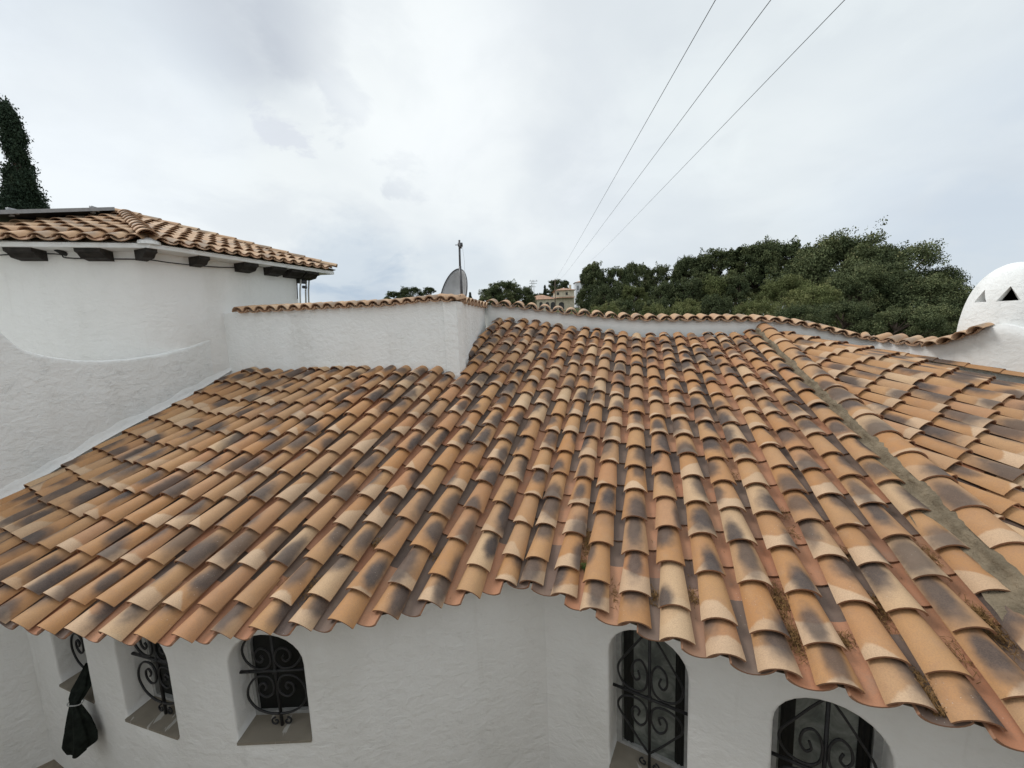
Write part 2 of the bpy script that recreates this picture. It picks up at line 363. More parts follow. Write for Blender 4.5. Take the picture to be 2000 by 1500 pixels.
class Column:
    def __init__(s, top, bot): s.T = np.array(top, float); s.B = np.array(bot, float); s.L = np.linalg.norm(s.T-s.B); s.a = (s.T-s.B)/s.L
    def at(s, d): return s.B+s.a*d
def tile_field(mb, cols, exp=.345, first=.20, length=.45, deck=True, wf=.405, pan_f=.44, tmax=None, start_j=0):
    nC = len(cols)
    for j, c in enumerate(cols):
        l = cols[max(0, j-1)]; r = cols[min(nC-1, j+1)]
        def frame(d, half=0.0):
            pl, pr = l.at(d), r.at(d); bb = (pr-pl); pitch = np.linalg.norm(bb-bb.dot(c.a)*c.a)/(2 if (l is not c and r is not c) else 1)
            b = unit(bb-bb.dot(c.a)*c.a); n = np.cross(b, c.a); return b, n, pitch
        d = 0.0; k = 0; jb = random.uniform(-.006, .006)
        while d < c.L-.06:
            b, n, p = frame(d); p = min(max(p, .2), .33)
            L = min(length, max(c.L-d+.02, .1))
            an = random.gauss(0, .010); a2 = unit(c.a+b*an); b2 = unit(b-b.dot(a2)*a2)
            rl = random.gauss(0, .018); n2 = np.cross(b2, a2); b3 = unit(b2+n2*rl); n3 = np.cross(b3, a2)
            w0 = p*wf*random.uniform(.975, 1.025); w1 = w0*(1-.27*L/length)
            add_tile(mb, c.at(d)+b*(jb+random.gauss(0, .003)), a2, b3, n3, L, w0, w1, random.random(), raise0=(.008 if k == 0 else .038), low=.014)
            d += (first if k == 0 else exp)+random.gauss(0, .006); k += 1
        if j < nC-1:
            c2 = cols[j+1]; Lm = min(c.L, c2.L)+min(.10, .5*abs(c.L-c2.L))
            mid = Column((c.at(Lm)+c2.at(Lm))/2, (c.B+c2.B)/2); d = 0; k = 0
            while d < mid.L-.05:
                bb = c2.at(d)-c.at(d); b = unit(bb-bb.dot(mid.a)*mid.a); n = np.cross(b, mid.a); p = min(max(np.linalg.norm(bb-bb.dot(mid.a)*mid.a), .2), .34)
                L = min(length, max(mid.L-d+.02, .1)); w0 = p*pan_f
                an = random.gauss(0, .008); a2 = unit(mid.a+b*an); b2 = unit(b-b.dot(a2)*a2)
                add_tile(mb, mid.at(d)-mid.a*(.012 if k == 0 else 0), a2, b2, np.cross(b2, a2), L, w0, w0*1.0, random.random(), pan=True, raise0=(.0 if k == 0 else .024), low=(-.014 if k == 0 else -.040), t=.011)
                d += (.36 if k == 0 else exp)+random.gauss(0, .006); k += 1
    if deck:
        rows = 12; v = []; f = []
        for c in cols:
            for i in range(rows+1):
                v.append(c.at(.06+(c.L-.06)*i/rows)+np.array([0, 0, -.035]))
        for j in range(nC-1):
            for i in range(rows): f.append((j*(rows+1)+i, (j+1)*(rows+1)+i, (j+1)*(rows+1)+i+1, j*(rows+1)+i+1))
        mb.add(v, f, mi=1, tu=0, tv=0, rnd=0, kind=1)

CR = .090   # crest height of a cover above the base plane
def base(P): return np.array(P, float)-CR*np.array([-.10, -.34, .935])
def interp(x, xs, ys): return float(np.interp(x, xs, ys))
def d_ridge(px): return 1/interp(px, [978, 1243, 1500], [1/7.85, 1/7.25, 1/7.0])
def d_left(px): return 1/interp(px, [465, 895], [1/6.95, 1/5.72])
EAVE = [(1925, 1407), (1785, 1371), (1650, 1334), (1530, 1306), (1420, 1275), (1326, 1243), (1240, 1212), (1160, 1184), (1101, 1155), (1036, 1130),
        (984, 1127), (908, 1149), (832, 1168), (745, 1190), (656, 1207), (576, 1212), (498, 1221), (420, 1228), (345, 1236), (272, 1237), (202, 1233), (134, 1226), (78, 1221), (28, 1212)]
rt = [(1464, 642), (1435, 646), (1406, 646), (1380, 646), (1351, 647), (1325, 646), (1296, 646), (1270, 648), (1243, 647), (1217, 644), (1191, 640), (1166, 638),
      (1143, 636), (1116, 634), (1090, 629), (1068, 625), (1047, 622), (1024, 618), (1000, 615), (978, 614)]
lt = [(856, 712), (824, 712), (792, 711), (764, 710), (738, 711), (712, 712), (686, 713), (660, 713), (634, 714), (614, 715), (590, 714), (566, 719), (542, 718), (519, 717), (494, 716), (466, 724)]
tops = [Pd(x, y, d_ridge(x)) for x, y in rt]+[Pd(x, y, d_left(x)) for x, y in lt]
bots = [np.array([2.57, 1.34, -1.88]), np.array([2.36, 1.50, -1.88])]+[Pz(x, y, -1.88) for x, y in EAVE]
last = bots[-1]; need = len(tops)-len(bots); endp = np.array([-5.95, 3.75, -1.88])
for i in range(1, need+1):
    u = i/need; q = last+(endp-last)*u; q = q+np.array([-.10, -.10, 0])*math.sin(math.pi*u); bots.append(q)
cols_main = [Column(base(t), base(bb)) for t, bb in zip(tops, bots)]
# two more columns cut short by the side wall
SW0 = np.array([-4.62, 7.05]); SW1 = np.array([-5.93, 4.2])   # plan line of the side wall
lastc = cols_main[-1]
for i in (1, 2):
    Bq = lastc.B+np.array([-.245, .10, 0])*i; d2 = lastc.a
    A_ = np.array([[d2[0], -(SW1-SW0)[0]], [d2[1], -(SW1-SW0)[1]]]); sol = np.linalg.solve(A_, SW0-Bq[:2])
    if sol[0] > .3: cols_main.append(Column(Bq+d2*(sol[0]+.05), Bq))
cols_main = cols_main[::-1]

house = empty('tiled_house', (0, 3.0, -4.0))
tag(house, 'low white house in front with flamed clay tile roof and arched grilled windows', 'house')
mb = MB(); tile_field(mb, cols_main)
# right-hand slope behind the hip
HT = base(Pd(1495, 634, 7.05)); HT[2] += .0
hd = unit([-.285, -1, -.290]); HB = HT+hd*6.55
face = []
for i in range(13):
    s_ = 6.2-i*.50
    if s_ < .15: break
    st = HT+hd*s_+np.array([.05, .02, -.055]); k_ = s_/6.2
    face.append(Column(st, st+unit([.30, -1, -.275])*4.6))
Wp = base(np.array([5.62, 6.50, -.43])); H0 = HT+np.array([.05, .05, -.055])
for u in (.2, .47, .74, 1.0):
    st = H0+(Wp-H0)*u; face.append(Column(st, st+unit([.33, -1, -.275])*4.6))
tile_field(mb, face, first=.31)
roof = mb.build('roof', ['tile', 'mortar'], house)
roof['label'] = 'clay barrel tile roof flamed in orange, cream and smoky grey'
# hip tiles and mortar fillet
mb = MB(); hb = unit(np.cross(hd*-1, [0, 0, 1])); hn = np.cross(hb, -hd)
d = 0.02
while d < 6.4:
    P = HT+hd*(6.5-d)+hn*.018
    add_tile(mb, P, -hd, unit(hb+hn*random.gauss(0, .02)), hn, .45, .122, .106, random.random(), raise0=.022, low=.0, t=.014)
    d += .345
mb.build('hip_tiles', 'tile', roof)
mb = MB(); v = []; f = []; NS = 150
for i in range(NS+1):
    P = HT+hd*(6.5*i/NS)
    for j, (o, h) in enumerate([(-.30, -.075), (-.158, -.03), (-.150, .0), (-.138, .022), (-.118, .036), (-.06, .045)]):
        jj = random.gauss(0, .004)+(.016*math.sin(i*.61)*math.sin(i*.23+1) if j < 3 else 0); v.append(P+hb*(o+jj)+hn*(h+random.gauss(0, .005)+.008*math.sin(i*.37)))
for i in range(NS):
    for j in range(5): f.append((i*6+j, i*6+j+1, (i+1)*6+j+1, (i+1)*6+j))
mb.add(v, f); mb.build('mortar_fillet', 'mortar', roof)

# ------------------------------------------------------------------ walls with arched holes
class Plan:
    def __init__(s, pts, n=None):
        s.p = [np.array(q, float) for q in pts]; s.s = [0.0]
        for a, b in zip(s.p[:-1], s.p[1:]): s.s.append(s.s[-1]+np.linalg.norm(b-a))
        s.L = s.s[-1]
    def at(s, q):
        q = min(max(q, 0), s.L)
        return np.array([np.interp(q, s.s, [a[0] for a in s.p]), np.interp(q, s.s, [a[1] for a in s.p])])
    def nrm(s, q):   # outward (towards camera) for a plan running left to right... computed from tangent
        t = unit(s.at(q+.12)-s.at(q-.12)); return np.array([t[1], -t[0]])
    def s_of_px(s, px, py):
        r = ray(px, py); best = None
        for i in range(len(s.p)-1):
            a, b = s.p[i], s.p[i+1]; A_ = np.array([[r[0], -(b-a)[0]], [r[1], -(b-a)[1]]])
            t, u = np.linalg.solve(A_, a)
            if t > 0 and -.001 <= u <= 1.001: return s.s[i]+u*np.linalg.norm(b-a), r[2]*t
        return None
def smooth_plan(pts, n=40):
    P = [np.array(p, float) for p in pts]; out = []
    for i in range(len(P)-1):
        p0, p1, p2, p3 = P[max(i-1, 0)], P[i], P[i+1], P[min(i+2, len(P)-1)]
        for k in range(8):
            t = k/8; out.append(.5*((2*p1)+(-p0+p2)*t+(2*p0-5*p1+4*p2-p3)*t*t+(-p0+3*p1-3*p2+p3)*t**3))
    out.append(P[-1]); return out
def arch(s0, s1, zb, zt, ne=14, off=0.0):
    w = (s1-s0)/2; c = (s0+s1)/2; hz = min(w*.92, (zt-zb)*.6); zc = zt-hz; o = off
    pts = [(s0-o, zb-o), (s1+o, zb-o)]
    m_ = 6
    for k in range(1, m_): pts.append((s1+o, zb-o+(zc-zb+o)*k/m_))
    for k in range(ne+1):
        a = math.pi*k/ne; pts.append((c+(w+o)*math.cos(a), zc+(hz+o)*math.sin(a)))
    for k in range(1, m_): pts.append((s0-o, zc-(zc-zb+o)*k/m_))
    return pts
def wall_mesh(plan, z0, z1, holes, depth=.22, sgn=1, R=.012, dz=.35):
    """plan from left to right as seen; holes = (s0,s1,zb,zt)"""
    mb = MB(); ns = max(2, int(plan.L/.12)); pts = []; edges = []
    for i in range(ns+1): pts.append((plan.L*i/ns, z0))
    for i in range(1, 9): pts.append((plan.L, z0+(z1-z0)*i/8))
    for i in range(ns-1, -1, -1): pts.append((plan.L*i/ns, z1))
    for i in range(7, 0, -1): pts.append((0, z0+(z1-z0)*i/8))
    nb = len(pts); edges += [(i, (i+1) % nb) for i in range(nb)]
    loops = []
    for h in holes:
        lp = arch(*h, off=R); st = len(pts); pts += lp; edges += [(st+i, st+(i+1) % len(lp)) for i in range(len(lp))]; loops.append(lp)
    def inside(q, lp):
        c = False
        for i in range(len(lp)):
            a, b_ = lp[i], lp[i-1]
            if (a[1] > q[1]) != (b_[1] > q[1]) and q[0] < (b_[0]-a[0])*(q[1]-a[1])/(b_[1]-a[1])+a[0]: c = not c
        return c
    nz = int((z1-z0)/.15)
    for i in range(1, ns):
        for j in range(1, nz):
            q = (plan.L*i/ns, z0+(z1-z0)*j/nz)
            if not any(inside(q, lp) for lp in loops): pts.append(q)
    r = delaunay_2d_cdt([Vector(p) for p in pts], edges, [], 0, 1e-5)
    V, F = r[0], r[2]; keep = []
    for t in F:
        c = (sum(V[i][0] for i in t)/3, sum(V[i][1] for i in t)/3)
        if not any(inside(c, lp) for lp in loops): keep.append(tuple(t))
    def w3(s_, z_, dep): q = plan.at(s_); n = plan.nrm(s_)*sgn; q = q-n*dep; return (q[0], q[1], z_)
    mb.add([w3(p[0], p[1], 0) for p in V], keep)
    for h in holes:
        A_ = arch(*h, off=R); B_ = arch(*h, off=R*.3); C_ = arch(*h, off=0); n = len(A_); rows = []
        for lp, dep in ((A_, 0), (B_, R*.3), (C_, R), (C_, depth*.5), (C_, depth)): rows.append([w3(p[0], p[1], dep) for p in lp])
        v = [p for row in rows for p in row]
        f = [(j*n+i, j*n+(i+1) % n, (j+1)*n+(i+1) % n, (j+1)*n+i) for j in range(len(rows)-1) for i in range(n)]
        mb.add(v, f)
    return mb
W1p = smooth_plan([(-4.95, 3.72), (-4.45, 3.50), (-3.905, 3.29), (-3.39, 3.08), (-2.83, 2.91), (-2.28, 2.81), (-1.67, 2.81), (-1.2, 2.87), (-.5, 3.03), (.20, 3.20)])
W1 = Plan(W1p)
W2 = Plan([(.20, 3.20), (.29, 3.165), (1.0, 2.75), (2.0, 2.155), (3.2, 1.44)])
def find(plan, px, py): r = plan.s_of_px(px, py); return r
w3l = find(W1, 457, 1385)[0]; w3r = find(W1, 601, 1375)[0]; w2l = find(W1, 236, 1335)[0]; w2r = find(W1, 339, 1374)[0]; w1r = find(W1, 173, 1312)[0]; w1l = w1r-.57
H1 = [(w1l, w1r, -3.17, -2.22), (w2l, w2r, -3.15, -2.21), (w3l, w3r, -3.11, -2.20)]
w4l = find(W2, 1190, 1400)[0]; w4r = find(W2, 1343, 1400)[0]; w5l = find(W2, 1507, 1460)[0]; w5r = find(W2, 1748, 1475)[0]
H2 = [(w4l, w4r, -3.62, -2.30), (w5l, w5r, -3.62, -2.36)]
RD = .24
mb = wall_mesh(W1, -4.40, -1.955, H1, RD)
mb2 = wall_mesh(W2, -4.40, -1.955, H2, RD)
for v_, in zip(mb2.v): pass
off = mb.n
for v_ in mb2.v: mb.v.append(v_)
for f_ in mb2.f: mb.f.append(tuple(i+off for i in f_)); mb.mi.append(0)
mb.n += mb2.n
# short return wall at the far left, meeting the windowed wall in an inner corner
LW = Plan([(-6.6, 2.2), (-5.6, 3.15), (-4.95, 3.72)])
mb3 = wall_mesh(LW, -4.40, -1.955, [], RD)
off = mb.n
for v_ in mb3.v: mb.v.append(v_)
for f_ in mb3.f: mb.f.append(tuple(i+off for i in f_)); mb.mi.append(0)
mb.n += mb3.n
wall = mb.build('wall', 'smooth stucco', house)
wall['label'] = 'white stucco wall curving under the eave'

def catmull(pts, k=5):
    P = [np.array(p, float) for p in pts]; out = []
    for i in range(len(P)-1):
        p0, p1, p2, p3 = P[max(i-1, 0)], P[i], P[i+1], P[min(i+2, len(P)-1)]
        for q in range(k):
            t = q/k; out.append(.5*((2*p1)+(-p0+p2)*t+(2*p0-5*p1+4*p2-p3)*t*t+(-p0+3*p1-3*p2+p3)*t**3))
    out.append(P[-1]); return out
def make_window(plan, h, style, lab):
    s0, s1, zb, zt = h; c = (s0+s1)/2; w = (s1-s0)/2; q = plan.at(c); n = plan.nrm(c); t = np.array([-n[1], n[0]])
    if t.dot(plan.at(c+.05)-plan.at(c-.05)) < 0: t = -t
    def L3(x, z, dep): p = q+t*x-n*dep; return np.array([p[0], p[1], z])
    win = bpy.data.objects.new('window', None); link(win, house)
    win.location = Vector(L3(0, zb, 0))-house.location; win['label'] = lab
    o3 = L3(0, zb, 0)
    def bl(mb, name, mat, smooth=True): return mb.build(name, mat, win, smooth)
    # frame ring
    fr = MB(); D = RD-.03
    po = arch(-w-.03, w+.03, zb-.02, zt+.03); pi_ = arch(-w+.045, w-.045, zb+.05, zt-.045); nn = len(po)
    v = [L3(x, z, D) for x, z in po]+[L3(x, z, D) for x, z in pi_]+[L3(x, z, D+.045) for x, z in pi_]
    f = [(i, (i+1) % nn, nn+(i+1) % nn, nn+i) for i in range(nn)]+[(nn+i, nn+(i+1) % nn, 2*nn+(i+1) % nn, 2*nn+i) for i in range(nn)]
    fr.add(v, f); bl(fr, 'frame', 'grey frame' if style == 'small' else 'grey frame', False)
    pn = MB(); pp = arch(-w-.02, w+.02, zb-.02, zt+.02)
    vv = [L3(x, z, D+.03) for x, z in pp]+[L3(x, z, D+.045) for x, z in pp]; k = len(pp)
    pn.add(vv, [tuple(range(k)), tuple(range(2*k-1, k-1, -1))]+[(i, (i+1) % k, k+(i+1) % k, k+i) for i in range(k)])
    bl(pn, 'pane', 'dark pane' if style == 'small' else 'dusty reflection glass', False)
    if style != 'small':
        cu = MB()
        for x0, x1 in ((-w*.80, -w*.52), (w*.60, w*.84)):
            vv = []; ff = []
            for i in range(9):
                x = x0+(x1-x0)*i/8; dp = D+.022+.006*math.sin(i*1.9)
                zt_ = zt-.05-.42*(abs(x)/w)**2*.6; vv += [L3(x, zb+.04, dp), L3(x, zt_, dp)]
            for i in range(8): ff.append((2*i, 2*i+2, 2*i+3, 2*i+1))
            cu.add(vv, ff)
        bl(cu, 'dark_strip', 'dark pane')  # near-black strips just in front of the pane
    sl = MB(); xs = [-w-.002, w+.002]
    v = [L3(xs[0], zb+.004, -.008), L3(xs[1], zb+.004, -.008), L3(xs[1], zb+.022, D), L3(xs[0], zb+.022, D),
         L3(xs[0], zb-.018, -.008), L3(xs[1], zb-.018, -.008), L3(xs[1], zb-.018, D), L3(xs[0], zb-.018, D)]
    sl.add(v, [(0, 1, 2, 3), (4, 7, 6, 5), (0, 4, 5, 1), (1, 5, 6, 2), (3, 2, 6, 7), (0, 3, 7, 4)]); bl(sl, 'sill', 'sill tile', False)
    # iron grille
    g = MB(); G = .115; H = (zt-zb); zc = zb+H*(.56 if style == 'small' else .50); hu = zt-zc-.03; hl = zc-zb-(.12 if style == 'small' else .16); r = .0092
    if style != 'small': hl = min(hl, .5); hu = min(hu, .62)
    g.tube([L3(0, zt+.01, G), L3(0, zb+.02, G)], .0125, 8)
    g.tube([L3(-w-.03, zc, G), L3(w+.03, zc, G)], .0125, 8)
    ww = w*.90
    if style == 'small':
        pts = [(0.02, .96), (.35, .93), (.70, .80), (.90, .55), (.82, .28), (.55, .10), (.22, .10), (.07, .27), (.12, .48), (.34, .56), (.52, .46), (.52, .31), (.38, .24), (.29, .32), (.36, .40)]
    else:
        pts = [(0.02, .97), (.30, .80), (.62, .58), (.90, .38), (.93, .24), (.74, .10), (.35, .06), (.10, .16), (.07, .38), (.24, .52), (.45, .46), (.51, .31), (.40, .22), (.28, .27), (.33, .36)]
    for sx in (-1, 1):
        for hz, sg in ((hu, 1), (hl, -1)):
            cu = catmull([(sx*x*ww, zc+sg*z*hz, G-.012+.0*z) for x, z in pts], 4)
            g.tube([L3(p[0], p[1], p[2]) for p in cu], r, 6)
        cc = [(sx*(.018+.035*math.sin(a)*(1-a/9)+.03), zb+.055+.035*math.cos(a)*(1-a/9), G) for a in np.linspace(0, 6.5, 18)]
        g.tube([L3(*p) for p in cc], .007, 6)
        if style != 'small':
            cc = [(sx*(.10+.05*math.sin(a)*(1-a/9)), zt-.06+.035*math.cos(a)*(1-a/9), G) for a in np.linspace(1, 7.0, 18)]
            g.tube([L3(*p) for p in cc], .007, 6)
    g.box(L3(0, zc, G), (.035, .035, .035))
    bl(g, 'grille', 'iron')
    return L3
labs = ['window partly hidden by the black bag', 'middle window of the curved wall', 'rightmost window of the curved wall']
L3s = [make_window(W1, h, 'small', lb) for h, lb in zip(H1, labs)]
for h, lb in zip(H2, ['tall narrow window beside the inner corner', 'wide window under the lowest eave']): make_window(W2, h, 'tall', lb)

# ------------------------------------------------------------------ pine needle litter in the pans
def pan_point(px, py):
    best = None
    for c, c2 in zip(cols_main[:-1], cols_main[1:]):
        Lm = min(c.L, c2.L)
        for d in np.arange(0, Lm, .04):
            P = (c.at(d)+c2.at(d))/2; x, y = proj(P); e = (x-px)**2+(y-py)**2
            if best is None or e < best[0]: best = (e, P, unit(c.a+c2.a), unit(c2.at(d)-c.at(d)), d)
    return best[1:]
nm = MB(); gm = MB()
def litter(mb, px, py, cnt, ln, wd, up=.02, sz=.05):
    P, a, b, dmax = pan_point(px, py); n = np.cross(b, a)
    for i in range(int(cnt*.62)):
        c = P+a*max(random.gauss(0, ln), -dmax+.03)+b*max(-wd, min(wd, random.gauss(0, wd*.55)))+n*(-.012+abs(random.gauss(0, up)))
        dv = unit(a*random.gauss(0, 1)+b*random.gauss(0, .6)+n*random.gauss(0, .25))*sz*random.uniform(.3, 1)
        sd_ = unit(np.cross(dv, n+.01))*.0014
        mb.add([c-dv/2-sd_, c-dv/2+sd_, c+dv/2+sd_, c+dv/2-sd_, c+n*.002], [(0, 1, 2, 3), (0, 3, 4)], rnd=random.random())
for px, py, cnt, ln in [(1147, 1065, 420, .075), (1146, 1100, 160, .03), (1208, 1165, 90, .05), (1286, 1168, 220, .035), (1362, 1165, 240, .04), (1543, 1180, 520, .08), (1568, 1250, 420, .06),
                        (1572, 1225, 200, .05), (1665, 1245, 260, .03), (1712, 1175, 320, .04), (1722, 1210, 120, .05), (1840, 1360, 520, .07), (1815, 1330, 200, .05), (1945, 1225, 480, .08), (1915, 1200, 240, .04),
                        (728, 1050, 130, .03), (600, 1135, 300, .05), (548, 1130, 80, .02), (932, 910, 70, .02), (955, 785, 50, .02), (1655, 1075, 120, .03), (1560, 1040, 70, .04), (1440, 925, 60, .04),
                        (1790, 1110, 150, .05), (1860, 1290, 140, .05), (845, 1085, 60, .03), (1530, 1007, 60, .03), (320, 1180, 60, .02)]:
    litter(nm, px, py, cnt, ln, .045)
for px, py in ((1143, 1112), (1143, 1106)): litter(gm, px, py, 60, .012, .03, .03, .05)
# scattered single needles
for i in range(300):
    px, py = random.uniform(900, 1950), random.uniform(950, 1350)
    litter(nm, px, py, 2, .05, .04, .004, .035) if i % 3 == 0 else None
o = nm.build('pine_needles', 'needle', smooth=False); tag(o, 'brown dry pine needles gathered in the channels between the roof tiles', 'pine needles', kind='stuff')
o = gm.build('grass_tuft', 'green grass', smooth=False); tag(o, 'tiny green grass tuft growing in a tile channel just above the eave', 'grass', kind='stuff')

# ------------------------------------------------------------------ coping and parapet walls
def coping(mb, pts, wdir_flip=1, length=.36, over=.06, sl=.16, pitch=None, thick=.2):
    """pts: crest points along the wall (3D) at the front face, left to right"""
    for i, P in enumerate(pts):
        a_ = pts[max(0, i-1)]; b_ = pts[min(len(pts)-1, i+1)]; t = unit(b_-a_); p = np.linalg.norm(b_-a_)/(2 if 0 < i < len(pts)-1 else 1)
        th = unit(np.array([t[0], t[1], 0])); nb = np.array([-th[1], th[0], 0])*wdir_flip   # backwards (away from camera)
        a = unit(nb+np.array([0, 0, sl])); n = np.cross(t, a); n = unit(n); 
        B = P-np.array([0, 0, .075+sl*.15])-nb*over
        b2 = unit(t-t.dot(a)*a)
        ex_ = .12 if (len(pts) > 30 and i > len(pts)-5) else 0
        add_tile(mb, B-a*ex_+b2*random.gauss(0, .004), a, unit(b2+n*random.gauss(0, .04)), n, length+ex_, p*.46*(1.25 if ex_ else 1), p*.40*(1.2 if ex_ else 1), random.random()*1.0, raise0=.0, low=.012, t=.012, A=72)
        if i < len(pts)-1:
            Pn = (P+pts[i+1])/2-np.array([0, 0, .075+sl*.15])-nb*(over+.008); add_tile(mb, Pn, a, b2, n, length, p*.46, p*.46, random.random()*.5, pan=True, low=-.02, raise0=0, t=.012)
def ribbon_wall(front, zb, zoff=-.098, thick=.2, flip=1, mb=None):
    """vertical wall under the crest line: front face, top and back"""
    mb = mb or MB(); n = len(front); F = np.array(front); tops_ = []; v = []
    NZ = 10
    nrm = []
    for i in range(n):
        t = unit((F[min(n-1, i+1)]-F[max(0, i-1)])*np.array([1, 1, 0])); nrm.append(np.array([-t[1], t[0], 0])*flip)
    for i in range(n):
        zt = F[i][2]+zoff
        row = [np.array([F[i][0], F[i][1], zb+(zt-zb)*k/NZ]) for k in range(NZ+1)]
        row += [row[-1]+nrm[i]*thick, np.array([row[-1][0], row[-1][1], zb])+nrm[i]*thick]
        v += row
    m_ = NZ+3; f = [(i*m_+k, (i+1)*m_+k, (i+1)*m_+k+1, i*m_+k+1) for i in range(n-1) for k in range(m_-1)]
    f.append(tuple(range(m_))); f.append(tuple((n-1)*m_+k for k in reversed(range(m_))))
    mb.add(v, f); return mb
# left parapet: crest points
cl_px = [465, 888]; 
xs = list(np.linspace(468, 886, 20)); ytop = lambda x: interp(x, [465, 560, 650, 760, 820, 850, 888], [599, 594, 589, 583, 576, 573, 574])
left_c = [Pd(x, ytop(x), d_left(x)) for x in xs]
K = left_c[-1]; E = Pd(946, 590, 7.72)
ret_c = [K+(E-K)*u for u in np.linspace(.06, 1.0, 9)]
pw = empty('parapet_wall', (K[0], K[1], -.6)); tag(pw, 'short rough white stucco parapet with wavy tile coping, between the upper house and the satellite dish', 'wall')
mb = ribbon_wall([left_c[0]+(left_c[0]-left_c[1])*1.9]+left_c[1:-1]+[K+(K-left_c[-2])*.2], -1.1)
kc = K+(K-left_c[-2])*.2
mb = ribbon_wall([kc, (kc+E)/2, E+np.array([0, 0, 0])], -1.1, mb=mb)
mb.build('wall', 'white stucco', pw, smooth=False)
mb = MB(); coping(mb, left_c)
coping(mb, ret_c, 1, .30, .05)
mb.build('coping', 'pale tile', pw)
# right parapet
rp = [(950, 7.78), (1243, 7.42), (1500, 7.17), (1690, 6.78)]
P1700 = Pd(1700, 650, 6.74); wd = unit([.36, -1, 0])
def d_right(px):
    if px <= 1690: return interp(px, [a for a, b in rp], [b for a, b in rp])
    r = ray(px, 650); k = r[0]/r[1]; t = (k*P1700[1]-P1700[0])/(wd[0]-k*wd[1]); return P1700[1]+wd[1]*t
yr = lambda x: interp(x, [950, 1000, 1054, 1126, 1200, 1250, 1300, 1400, 1500, 1535, 1580, 1620, 1660, 1700, 1740, 1790, 1830, 1858, 1885, 1905, 1930, 1955],
                      [585, 589, 595, 604, 611, 614, 615, 614.5, 616, 620, 627, 636, 646, 651, 656, 661, 660, 653, 644, 636, 627, 619])
xs = list(np.arange(958, 1700, 26.3))+list(np.arange(1712, 1952, 30.0))
rc = [Pd(x, yr(x), d_right(x)) for x in xs]
pr = empty('parapet_wall', (rc[10][0], rc[10][1], -.8)); tag(pr, 'long white parapet with wavy tile coping running behind the roof ridge and up to the domed chimney', 'wall')
xw = list(np.arange(946, 1960, 14)); 
wl = [Pd(x, yr(min(x, 1952)), d_right(x)) for x in xw]
wl2 = [Pd(x, interp(x, [1960, 1985, 2010, 2150], [618, 622, 630, 650]), d_right(x)) for x in (1965, 1985, 2010, 2060, 2110)]
e0 = wl2[-1]; wl2.append(e0+np.array([.45, -1.2, 0])); wl2.append(e0+np.array([.9, -2.6, 0]))
ribbon_wall(wl+wl2, -1.6).build('wall', 'aged stucco', pr, smooth=True)
mb = MB(); coping(mb, rc); mb.build('coping', 'pale tile', pr)
# row of half tiles bedded along the wall foot
mb = MB(); st = Pd(1714, 680, d_right(1714)-.06); en = Pd(2060, 738, d_right(2060)-.10); D_ = unit(en-st); d = 0; LL = np.linalg.norm(en-st)
bw = unit(np.cross(-D_, [0, 0, 1]))
while d < LL:
    a = -D_; b = unit(np.cross(a, [0, 0, 1])); b = unit(b-b.dot(a)*a); n = np.cross(b, a)
    if n[2] < 0: n = -n; b = -b
    add_tile(mb, st+D_*(d+.4)-np.array([0, 0, .05]), a, b, n, .42, .075, .065, random.random(), raise0=.012, t=.012); d += .345
mb.build('bedded_tiles', 'tile', pr)

